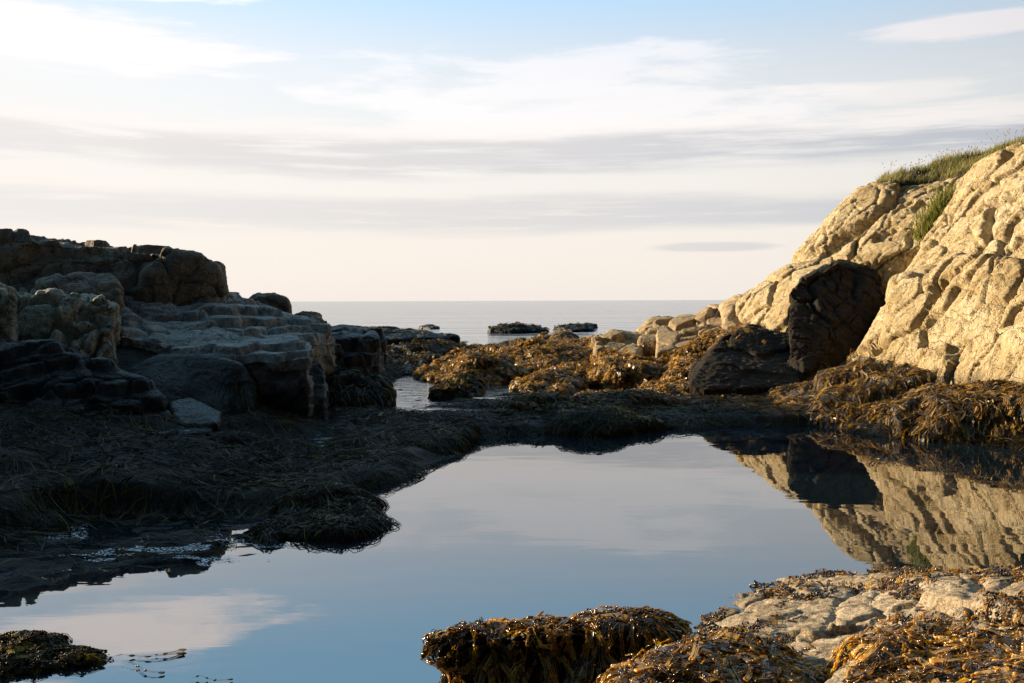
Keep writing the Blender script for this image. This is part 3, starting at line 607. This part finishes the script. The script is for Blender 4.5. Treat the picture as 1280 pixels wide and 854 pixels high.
def sample_surface(V, Q, n, keep=None):
    T = np.concatenate([Q[:, [0, 1, 2]], Q[:, [0, 2, 3]]])
    a, b, c = V[T[:, 0]], V[T[:, 1]], V[T[:, 2]]
    cr = np.cross(b - a, c - a); ar = np.linalg.norm(cr, axis=1) * .5
    nn = cr / (2 * ar[:, None] + 1e-12); cen = (a + b + c) / 3
    w = ar.copy()
    if keep is not None: w = w * keep(cen, nn)
    if w.sum() <= 0: return np.zeros((0, 3)), np.zeros((0, 3))
    i = rng.choice(len(T), n, p=w / w.sum())
    r1, r2 = rng.random((2, n)); s = np.sqrt(r1)
    P = a[i] * (1 - s)[:, None] + b[i] * (s * (1 - r2))[:, None] + c[i] * (s * r2)[:, None]
    return P, nn[i]

def nrm(v): return v / (np.linalg.norm(v, axis=-1, keepdims=True) + 1e-9)
def drape(P, N, length, K, nearest, lift=.015, wander=.5, grav=1.0, twist=.5):
    """paths that creep down the surface: returns (n,K,3) points, normals, sides"""
    n = len(P); g = np.array([0, 0, -1.0])
    base = lift * (.2 + 1.3 * rng.random((n, 1))); Ps = [P + N * base * .3]; Ns = [N]
    rnd = rng.normal(size=(n, 3)); d = g * grav + rnd * wander; d = nrm(d - N * np.einsum('ij,ij->i', d, N)[:, None])
    cur = Ps[0]; cn = N
    step = (length / (K - 1))[:, None]
    for k in range(1, K):
        q = cur + d * step
        loc, nn = nearest(q)
        off = base + lift * .3 * (rng.random((n, 1)) - .5)
        cur = loc + nn * off; cn = nn
        Ps.append(cur); Ns.append(nn)
        t = g * grav + rng.normal(size=(n, 3)) * wander
        d = nrm(d * .9 + .6 * nrm(t)); d = nrm(d - nn * np.einsum('ij,ij->i', d, nn)[:, None] * .9)
    Ps = np.stack(Ps, 1); Ns = np.stack(Ns, 1)
    D = np.gradient(Ps, axis=1); S = nrm(np.cross(Ns, D))
    tw = rng.normal(size=(n, 1, 1)) * twist
    S = nrm(S + Ns * tw); Ns = nrm(np.cross(D, S))
    return Ps, Ns, S
def build_fronds(name, paths, width, templates, mat, tint, parent=None):
    Ps, Ns, S = paths; n, K, _ = Ps.shape
    which = rng.integers(0, len(templates), n); VV = []; QQ = []; TT = []; base = 0
    for t, (tv, tq) in enumerate(templates):
        ids = np.where(which == t)[0]
        if not len(ids): continue
        f = tv[:, 0] * (K - 1); i0 = np.minimum(f.astype(int), K - 2); fr = (f - i0)[None, :, None]
        A = lambda X: X[ids][:, i0] * (1 - fr) + X[ids][:, i0 + 1] * fr
        w = width[ids][:, None, None]
        v = A(Ps) + A(S) * tv[None, :, 1:2] * w + A(Ns) * tv[None, :, 2:3] * w
        VV.append(v.reshape(-1, 3)); m = len(tv)
        QQ.append((tq[None] + (np.arange(len(ids)) * m)[:, None, None] + base).reshape(-1, 4)); base += len(ids) * m
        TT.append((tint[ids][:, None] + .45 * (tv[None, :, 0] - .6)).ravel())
    V = np.concatenate(VV); o0 = np.zeros(3)
    if parent is not None: o0 = np.array(parent.location)
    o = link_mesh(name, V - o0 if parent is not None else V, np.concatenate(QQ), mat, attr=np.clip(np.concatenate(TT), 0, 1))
    if parent is not None: o.parent = parent
    return o
def bvh_nearest(V, Q):
    t = BVHTree.FromPolygons([tuple(v) for v in V.tolist()], Q.tolist())
    fn = t.find_nearest
    def f(q):
        r = [fn(p) for p in q.tolist()]
        loc = np.array([x[0] for x in r]); nn = np.array([x[1] for x in r]); return loc, nn
    return f
SUNV = np.array([-.89, .396, .225])
SIMPLE = [simple_template(4), simple_template(5)]
r_ = random.Random(4)
FORK = [forked_template(r_, 2, False) for _ in range(5)]
RICH = [forked_template(r_, 3, True, .5, 1.7) for _ in range(10)]

def weed_on(key, n, length, width, mat, tint=(.5, .2), keep=None, K=5, lift=.03, tmpl=SIMPLE, wander=.5, name='seaweed', grav=1.):
    o, V, Q = ROCKS[key]
    P, N = sample_surface(V, Q, n, keep)
    if not len(P): return
    L = rng.uniform(*length, n); Wd = rng.uniform(*width, n)
    pt_ = drape(P, N, L, K, bvh_nearest(V, Q), lift, wander, grav, .3 if tmpl is RICH else .5)
    cl = .25 * fbm(P * 3.5, 2, 200)
    return build_fronds(name, pt_, Wd, tmpl, M[mat], np.clip(rng.normal(tint[0], tint[1], n) + cl, 0, 1), parent=o)

up_only = lambda c, n: (c[:, 2] > -.12) * 1.0
facing = lambda c, n: (c[:, 2] > -.12) * (n[:, 1] < .55) * 1.0
# ground carpet
nG = 60000
x = rng.uniform(-7.5, 5.5, nG * 2); y = 5.6 + (rng.random(nG * 2) ** 1.25) * 15.5; z = gz(x, y)
okm = (z > -.05) & (z < .75)
dens = fbm(np.stack([x, y, z], 1) * .8, 3, 55)
okm &= (dens > -.45)
aw = poly_sd(x, y, AWASH) < .1; okm &= ~(aw & (z < .014))
for (c, r_p) in PUD: okm &= ((x - c[0]) / (r_p[0] * 1.15)) ** 2 + ((y - c[1]) / (r_p[1] * 1.3)) ** 2 > 1 + .8 * fbm(np.stack([x * 4, y * 4, z], 1), 2, 6)
okm &= (seg_d(x, y, STREAM) > .75) | (z > .03)
okm &= (seg_d(x, y, STREAM2) > .45) | (z > .02)
x, y, z = x[okm][:nG], y[okm][:nG], z[okm][:nG]
def ground_nearest(q):
    e = .03; z0 = gz(q[:, 0], q[:, 1]); zx = gz(q[:, 0] + e, q[:, 1]); zy = gz(q[:, 0], q[:, 1] + e)
    n_ = nrm(np.stack([-(zx - z0) / e, -(zy - z0) / e, np.ones_like(z0)], 1))
    return np.stack([q[:, 0], q[:, 1], z0], 1), n_
P = np.stack([x, y, z], 1); _, N = ground_nearest(P)
pth = drape(P, N, rng.uniform(.15, .42, len(P)), 5, ground_nearest, .035, .45, .8)
gc = build_fronds('seaweed', pth, rng.uniform(.0016, .0045, len(P)), SIMPLE + SIMPLE + SIMPLE + FORK[:1], M['weed_dark'], np.clip(rng.normal(.5, .22, len(P)) + .3 * fbm(P * 2.5, 2, 8), 0, 1))
tag(gc, 'dark seaweed carpet over the flats around the pool', 'seaweed', kind='stuff')
# banks
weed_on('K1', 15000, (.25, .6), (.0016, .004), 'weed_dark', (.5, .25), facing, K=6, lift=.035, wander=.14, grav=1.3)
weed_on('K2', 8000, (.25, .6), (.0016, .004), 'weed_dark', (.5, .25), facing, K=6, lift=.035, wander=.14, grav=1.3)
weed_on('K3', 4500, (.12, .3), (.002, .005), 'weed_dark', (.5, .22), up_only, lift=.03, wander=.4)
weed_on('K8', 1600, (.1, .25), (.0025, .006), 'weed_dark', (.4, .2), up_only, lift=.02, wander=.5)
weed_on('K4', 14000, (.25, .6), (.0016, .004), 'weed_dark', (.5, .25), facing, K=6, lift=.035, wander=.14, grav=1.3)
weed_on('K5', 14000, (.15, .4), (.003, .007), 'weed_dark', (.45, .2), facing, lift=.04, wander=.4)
weed_on('K5', 3000, (.08, .2), (.004, .008), 'weed', (.5, .2), lambda c, n: (n[:, 2] > .8) * (c[:, 2] > .12) * 1., lift=.03, wander=.6, tmpl=FORK)  # golden fronds on the tops only, painting grazing sunlight onto the rim
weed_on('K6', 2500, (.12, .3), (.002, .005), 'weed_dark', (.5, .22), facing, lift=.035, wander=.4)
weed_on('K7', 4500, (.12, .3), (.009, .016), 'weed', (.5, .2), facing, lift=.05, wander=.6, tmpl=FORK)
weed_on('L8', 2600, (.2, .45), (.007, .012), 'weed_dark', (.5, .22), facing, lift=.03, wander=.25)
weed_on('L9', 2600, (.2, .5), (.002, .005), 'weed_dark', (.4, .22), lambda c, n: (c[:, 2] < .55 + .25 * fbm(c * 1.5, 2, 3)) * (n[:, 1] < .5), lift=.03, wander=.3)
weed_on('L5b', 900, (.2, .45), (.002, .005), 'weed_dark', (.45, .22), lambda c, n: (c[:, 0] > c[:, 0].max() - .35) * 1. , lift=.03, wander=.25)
# middle ground
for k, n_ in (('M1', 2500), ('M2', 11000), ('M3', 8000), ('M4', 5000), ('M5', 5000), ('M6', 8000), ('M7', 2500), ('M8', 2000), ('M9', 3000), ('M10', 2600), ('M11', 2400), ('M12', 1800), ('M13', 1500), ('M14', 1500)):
    weed_on(k, n_, (.07, .2), (.007, .013), 'weed_dark' if k in ('M1', 'M8') else 'weed', (.6, .2), lambda c, n: facing(c, n) * (.03 + (n @ SUNV > .16)), lift=.035, wander=.6, tmpl=FORK)  # weed follows the sun direction, so bare dark sides carry painted shade
weed_on('B2', 160, (.10, .25), (.006, .011), 'weed', (.6, .2), lambda c, n: (n @ SUNV > .35) * (c[:, 2] > .8), lift=.03, wander=.4, tmpl=FORK)
for k, zt in (('H5', .45), ('H3', .5), ('H4', .5), ('H2', .55), ('H6', .6), ('H7', .5)):
    weed_on(k, 1100, (.10, .28), (.012, .02), 'weed', (.6, .2), lambda c, n: (c[:, 2] < zt + .3 * fbm(c * 1.5, 2, 3)) * (n[:, 1] < .5), lift=.05, wander=.6, tmpl=FORK)
# bank under the cliff and the cliff foot
weed_on('R', 30000, (.12, .40), (.003, .0065), 'weed', (.36, .26), lambda c, n: (c[:, 2] > -.1) * (n[:, 1] < .6) * (fbm(c * 1.6, 3, 17) > -.42), lift=.045, wander=.3, tmpl=FORK + SIMPLE)
weed_on('C', 10000, (.12, .34), (.003, .0065), 'weed', (.36, .26), lambda c, n: (c[:, 2] < .62 + .45 * fbm(c * 1.3, 3, 19)) * (n[:, 1] < .5) * (c[:, 2] > -.1), lift=.05, wander=.3, tmpl=FORK)
# foreground
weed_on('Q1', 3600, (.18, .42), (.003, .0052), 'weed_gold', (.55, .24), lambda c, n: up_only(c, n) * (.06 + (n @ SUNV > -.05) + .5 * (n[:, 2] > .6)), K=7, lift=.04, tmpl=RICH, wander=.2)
weed_on('Q1', 1200, (.12, .3), (.002, .0045), 'weed_dark', (.45, .2), lambda c, n: (c[:, 2] > -.1) * (n[:, 1] < -.4), K=6, lift=.03, tmpl=RICH + SIMPLE, wander=.2, name='shaded_seaweed')  # darker fronds put the near face's shade into the colour
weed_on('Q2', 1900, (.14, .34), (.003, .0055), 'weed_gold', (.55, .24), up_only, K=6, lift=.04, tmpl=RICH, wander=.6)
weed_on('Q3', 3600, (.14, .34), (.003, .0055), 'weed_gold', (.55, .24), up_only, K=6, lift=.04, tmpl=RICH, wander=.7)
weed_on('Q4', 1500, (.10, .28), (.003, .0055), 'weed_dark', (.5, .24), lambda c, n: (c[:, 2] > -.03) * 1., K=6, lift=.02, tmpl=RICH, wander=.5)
weed_on('F', 1100, (.06, .14), (.004, .007), 'weed_gold', (.4, .22), lambda c, n: (fbm(c * 3.2, 3, 23) > .24) * (c[:, 2] > -.02) * (n[:, 2] > .2) * (c[:, 1] > 3.6), K=5, lift=.02, tmpl=RICH, wander=.6)
weed_on('S2', 140, (.12, .25), (.015, .03), 'weed_dark', (.6, .2), up_only, tmpl=FORK, lift=.05)
weed_on('S1', 260, (.12, .25), (.015, .03), 'weed_dark', (.6, .2), up_only, tmpl=FORK, lift=.06)

# ------------------------------------------------------------------ grass on the brow
def blades(name, P, h, w, mat, tint, lean=(.25, 0, 0), parent=None):
    n = len(P); th = rng.uniform(0, 2 * np.pi, n); s = np.stack([np.cos(th), np.sin(th), 0 * th], 1)
    ln = rng.normal(size=(n, 3)) * .28 + np.array(lean); ln[:, 2] = 0
    K = 4; VV = []; TT = []
    for k in range(K):
        t = k / (K - 1)
        c = P + np.array([0, 0, 1.]) * (h * (t - .12 * t * t))[:, None] + ln * (h * t * t)[:, None]
        ww = (w * (1 - .85 * t))[:, None]
        VV += [c - s * ww, c + s * ww]; TT += [tint + .15 * t, tint + .15 * t]
    V = np.stack(VV, 1).reshape(-1, 3); b = (np.arange(n) * 2 * K)[:, None, None]
    q = np.array([(2 * k, 2 * k + 1, 2 * k + 3, 2 * k + 2) for k in range(K - 1)])
    return link_mesh(name, V, (q[None] + b).reshape(-1, 4), M[mat], attr=np.clip(np.stack(TT, 1).ravel(), 0, 1), parent=parent)
ROCKALL = {k: BVHTree.FromPolygons([tuple(v) for v in ROCKS[k][1].tolist()], ROCKS[k][2].tolist()) for k in ('A', 'C')}
def top_at(x, y, keys=('A', 'C')):
    best = None
    for k in keys:
        h = ROCKALL[k].ray_cast(Vector((x, y, 12)), Vector((0, 0, -1)))
        if h[0] is not None and (best is None or h[0].z > best): best = h[0].z
    return best
# turf: a soil cap on the headland
turf_edge = [W(1094, 233, 19.6), W(1170, 228, 19.2), W(1225, 214, 18.4), W(1290, 186, 16.6), W(1500, 90, 14.0)]
turf_top = [W(1098, 224, 20.4), W(1160, 206, 20.2), W(1225, 194, 19.6), W(1290, 172, 18.4), W(1500, 76, 16)]
make_rock('T', 'turf_bank', [np.array([p for q in zip(turf_edge[i:i + 2], turf_top[i:i + 2]) for p in q] + [tuple(np.array(p) + (1.5, 3., -.1)) for p in turf_top[i:i + 2]] + [tuple(np.array(p) + (0.2, .2, -1.2)) for p in turf_edge[i:i + 2] + turf_top[i:i + 2]]) for i in range(4)],
    .05, M['shade'], smooth=4, big=.08, fine=.04, seed=120, blocks=((.5, .06, .05, .05),), label='grassy soil bank along the brow of the tan cliff', cat='turf')
o, V, Q = ROCKS['T']
P, N = sample_surface(V, Q, 42000, lambda c, n: (n[:, 2] > .1) * (fbm(c * 2.2, 3, 12) > -.35))
g = blades('grass', P - np.array(o.location), rng.uniform(.07, .24, len(P)) * (.75 + .5 * fbm(P * 3., 2, 14)), rng.uniform(.0025, .006, len(P)), 'grass', np.clip(rng.normal(.55, .25, len(P)) + .5 * fbm(P * 1.5, 2, 4), 0, 1)); g.parent = o
P, N = sample_surface(V, Q, 500, lambda c, n: (n[:, 2] > .3) * 1.)
hh = rng.uniform(.22, .42, len(P))
g = blades('flower_stalks', P - np.array(o.location), hh, np.full(len(P), .003), 'grass', np.full(len(P), .8), lean=(.1, 0, 0)); g.parent = o; g['kind'] = 'stuff'
Hd = g.data; co = np.empty(len(Hd.vertices) * 3); Hd.vertices.foreach_get('co', co); tips = co.reshape(-1, 8, 3)[:, 6:].mean(1)
oc = np.array([(1, 0, 0), (0, 1, 0), (-1, 0, 0), (0, -1, 0), (0, 0, 1), (0, 0, -1)]) * .014
of = np.array([(0, 1, 4), (1, 2, 4), (2, 3, 4), (3, 0, 4), (1, 0, 5), (2, 1, 5), (3, 2, 5), (0, 3, 5)])
fh = link_mesh('flower_heads', (tips[:, None] + oc[None]).reshape(-1, 3), (of[None] + (np.arange(len(tips)) * 6)[:, None, None]).reshape(-1, 3), M['flower'], attr=np.repeat(rng.random(len(tips)), 6)); fh.parent = o; fh['kind'] = 'stuff'
# tuft in the gully
gp = []
for px, py, d, rr in ((1192, 252, 16.4, .28), (1178, 266, 16.4, .26), (1166, 280, 16.3, .24), (1158, 296, 16.2, .2), (1186, 258, 16.4, .3)):
    c = W(px, py, d)
    for _ in range(420):
        q = c + rng.normal(size=3) * rr * np.array([.45, .5, .3]); gp.append(q)
gp = np.array(gp); c0 = gp.mean(0)
e = bpy.data.objects.new('grass_tuft', None); COL.objects.link(e); e.location = c0 - (0, 0, .2); bpy.context.view_layer.update()
tag(e, 'green plant tuft growing in the cleft between the two cliff masses', 'plant')
bl = blades('leaves', gp - np.array(e.location), rng.uniform(.10, .22, len(gp)), rng.uniform(.006, .012, len(gp)), 'grass', np.clip(rng.normal(.5, .2, len(gp)), 0, 1), lean=(-.2, -.2, 0)); bl.parent = e

# ------------------------------------------------------------------ loose things on the water
def floating(px0, px1, py0, py1, n, size, seedk):
    px = rng.uniform(px0, px1, n); py = rng.uniform(py0, py1, n)
    return np.array([G(a, b_, .004) for a, b_ in zip(px, py)])
P = np.concatenate([floating(45, 260, 680, 714, 4200, .02, 1), floating(160, 340, 668, 702, 2600, .02, 2), floating(55, 110, 655, 674, 500, .02, 3), floating(300, 362, 680, 694, 500, .02, 4)])
dn = fbm(P * np.array([1.6, 3.5, 1]), 3, 66); P = P[gz(P[:, 0], P[:, 1]) < .004]; dn = fbm(P * np.array([1.6, 3.5, 1]), 3, 66); P = P[dn + .35 * fbm(P * np.array([7, 14, 1]), 2, 67) > .12]
n = len(P); a = rng.uniform(0, 6.28, n); s1 = rng.uniform(.0015, .006, n); til = rng.normal(size=(n, 2)) * .10
k8 = np.linspace(0, 2 * np.pi, 6, endpoint=False); rr = rng.uniform(.6, 1.2, (n, 6))
dx = np.cos(k8[None] + a[:, None]) * s1[:, None] * rr * 1.6; dy = np.sin(k8[None] + a[:, None]) * s1[:, None] * rr
V = np.stack([P[:, :1] + dx, P[:, 1:2] + dy, P[:, 2:] + dx * til[:, :1] + dy * til[:, 1:] + .002], -1)
T = np.stack([np.array([(6 * i, 6 * i + k, 6 * i + k + 1) for k in range(1, 5)]) for i in range(n)]).reshape(-1, 3)
tag(link_mesh('foam', V.reshape(-1, 3), T, M['foam']), 'flecks of foam drifting in the shaded corner of the pool', 'foam', kind='stuff')
# trailing fronds beside the floating patch
tr = []
for (px, py, L_, hd, lab) in ((128, 824, .32, .06, 'long loose frond trailing from the floating dark patch'), (150, 830, .22, -.12, 'short loose frond with a broad tip beside the trailing one'), (172, 824, .16, .1, 'pale frond tip drifting farthest from the dark patch'), (238, 849, .17, -.02, 'separate thin frond adrift at the bottom edge of the picture')):
    p0 = G(px, py, .006); K = 6; t = np.linspace(0, 1, K)
    Ps = np.stack([p0[0] + t * L_, p0[1] + hd * t + .02 * np.sin(t * 7), .006 + .01 * np.sin(t * 9) ** 2], 1)[None]
    Ns = np.tile([0., 0., 1.], (1, K, 1)); S = nrm(np.cross(Ns, np.gradient(Ps, axis=1)))
    o = build_fronds('drifting_frond', (Ps, Ns, S), np.array([.0035]), [RICH[len(tr) % 8]], M['weed'], np.array([.5])); tr.append(o)
    tag(o, lab, 'seaweed frond', 'fronds adrift on the pool')

# ------------------------------------------------------------------ light and sky
SAZ, SEL = R(-66), R(13)
sl = bpy.data.lights.new('sun', 'SUN'); so = bpy.data.objects.new('sun', sl); COL.objects.link(so)
sdir = Vector((math.sin(SAZ) * math.cos(SEL), math.cos(SAZ) * math.cos(SEL), math.sin(SEL)))
so.rotation_euler = sdir.to_track_quat('Z', 'Y').to_euler(); sl.energy = 5.0; sl.angle = R(.5); sl.color = (1., .79, .50)
w = bpy.data.worlds.new('World'); sc.world = w; w.use_nodes = True; nt = w.node_tree; L = nt.links.new
bg = nt.nodes['Background']; bg.inputs['Strength'].default_value = .087
sky = nt.nodes.new('ShaderNodeTexSky'); sky.sky_type = 'NISHITA'; sky.sun_disc = False; sky.sun_elevation = SEL; sky.sun_rotation = SAZ
sky.dust_density = 1.5; sky.air_density = 1.0; sky.ozone_density = 1.5
tc = nt.nodes.new('ShaderNodeTexCoord').outputs['Generated']
sx = nt.nodes.new('ShaderNodeSeparateXYZ'); L(tc, sx.inputs[0])
el = mth(nt, 'MULTIPLY', mth(nt, 'ARCSINE', sx.outputs[2]), 180 / math.pi)          # degrees
az = mth(nt, 'MULTIPLY', mth(nt, 'ARCTAN2', sx.outputs[0], sx.outputs[1]), 180 / math.pi)
def skynoise(sa, se, detail, seed, rgh=.55, dist=0.):
    cb = nt.nodes.new('ShaderNodeCombineXYZ'); L(mth(nt, 'MULTIPLY', az, sa), cb.inputs[0]); L(mth(nt, 'MULTIPLY', el, se), cb.inputs[1]); cb.inputs[2].default_value = seed
    n = nd(nt, 'ShaderNodeTexNoise', Scale=1., Detail=detail, Roughness=rgh, Distortion=dist); L(cb.outputs[0], n.inputs['Vector']); return n.outputs[0]
HAZE = (4.9, 4.5, 4.2)
skyb = mixc(nt, 1., sky.outputs[0], (1.6, 1.5, 1.45), 'MULTIPLY'); skyb = mixc(nt, smap(nt, az, -50., 6., .95, .15), skyb, (3.7, 4.05, 4.5))
col = mixc(nt, mth(nt, 'MULTIPLY', smap(nt, el, 2., 24., 1., 0.), .9), skyb, HAZE)
def ell(ca, ce, ra, re):
    a_ = mth(nt, 'DIVIDE', mth(nt, 'SUBTRACT', az, ca), ra); e_ = mth(nt, 'DIVIDE', mth(nt, 'SUBTRACT', el, ce), re)
    return mth(nt, 'SQRT', mth(nt, 'ADD', mth(nt, 'MULTIPLY', a_, a_), mth(nt, 'MULTIPLY', e_, e_)))
def band(c, half, n, amp):
    """a layer of cloud round elevation c (degrees), ragged by noise"""
    d = mth(nt, 'ABSOLUTE', mth(nt, 'SUBTRACT', mth(nt, 'ADD', el, mth(nt, 'MULTIPLY', mth(nt, 'SUBTRACT', n, .5), amp)), c))
    return smap(nt, d, half, half * .35)
WHITE = (5.3, 5.0, 4.85); GREY = ramp(nt, mth(nt, 'MULTIPLY_ADD', az, 1 / 60, .5), [(.05, (4.4, 4.25, 4.15)), (.5, (3.75, 3.65, 3.7)), (.95, (2.7, 2.9, 3.25))])
na = skynoise(.05, .45, 7, 3.); nb = skynoise(.10, 1.5, 8, 8., .62); ncl = skynoise(.10, .55, 8, 21., .6, .3)
bandA = mth(nt, 'MULTIPLY', band(8.3, 1.5, na, 3.), smap(nt, nb, .30, .56))
bandB = mth(nt, 'MULTIPLY', band(4.9, 1.3, na, 1.6), smap(nt, nb, .26, .52))
edge = mth(nt, 'MULTIPLY', band(9.2, 1.1, nb, 2.4), .8)
col = mixc(nt, mth(nt, 'MULTIPLY', smap(nt, el, 12.5, 21.), .85), col, (2.0, 4.1, 5.9))
col = mixc(nt, mth(nt, 'MULTIPLY', smap(nt, mth(nt, 'ADD', ell(3., 11.6, 17., 2.6), mth(nt, 'MULTIPLY', mth(nt, 'SUBTRACT', ncl, .5), 3.2)), 1.0, .4), .38), col, (6.4, 5.85, 5.75))
col = mixc(nt, edge, col, WHITE)
col = mixc(nt, mth(nt, 'MULTIPLY', bandA, .9), col, GREY)
col = mixc(nt, mth(nt, 'MULTIPLY', bandB, .75), col, GREY)
# puffy white cloud, upper left, and wisps elsewhere
for (ca, ce, ra, re, amt, c) in ((-25., 13.4, 10.5, 1.7, 1., (5.7, 5.4, 5.25)), (-21., 17.3, 9., 1.7, 1., (7.2, 6.6, 6.4)), (-29., 19.6, 4.5, .9, .9, (6.8, 6.2, 6.1)), (24.5, 13.9, 6.5, .65, .85, (5.0, 4.75, 4.8)), (21.5, 10.9, 5.0, .8, .6, WHITE), (16., 11.4, 3., .35, .4, WHITE), (11.5, 3.0, 3.6, .3, .6, GREY)):
    d = mth(nt, 'ADD', ell(ca, ce, ra, re), mth(nt, 'MULTIPLY', mth(nt, 'ADD', mth(nt, 'MULTIPLY', ncl, .7), mth(nt, 'MULTIPLY_ADD', nb, .3, -.5)), 2.8))
    col = mixc(nt, mth(nt, 'MULTIPLY', smap(nt, d, 1.05, .45), amt), col, c)
# the sky is far dimmer away from the sunset
dv = nd(nt, 'ShaderNodeVectorMath'); dv.operation = 'DOT_PRODUCT'; L(tc, dv.inputs[0]); dv.inputs[1].default_value = (math.sin(R(-25)), math.cos(R(-25)), 0)
dim = smap(nt, dv.outputs['Value'], -.35, .85, .05, 1.)
col = mixc(nt, 1.0, col, (0, 0, 0)) if False else col
vm = nt.nodes.new('ShaderNodeVectorMath'); vm.operation = 'SCALE'; L(col, vm.inputs[0]); L(dim, vm.inputs['Scale'])
L(vm.outputs[0], bg.inputs['Color'])

# ------------------------------------------------------------------ render settings
sc.view_settings.view_transform = 'Standard'; sc.view_settings.look = 'None'; sc.view_settings.gamma = 1; sc.view_settings.exposure = 1.15
sc.render.engine = 'CYCLES'; sc.cycles.use_denoising = True; sc.cycles.max_bounces = 5; sc.cycles.diffuse_bounces = 2; sc.cycles.glossy_bounces = 3
sc.cycles.caustics_reflective = False; sc.cycles.caustics_refractive = False
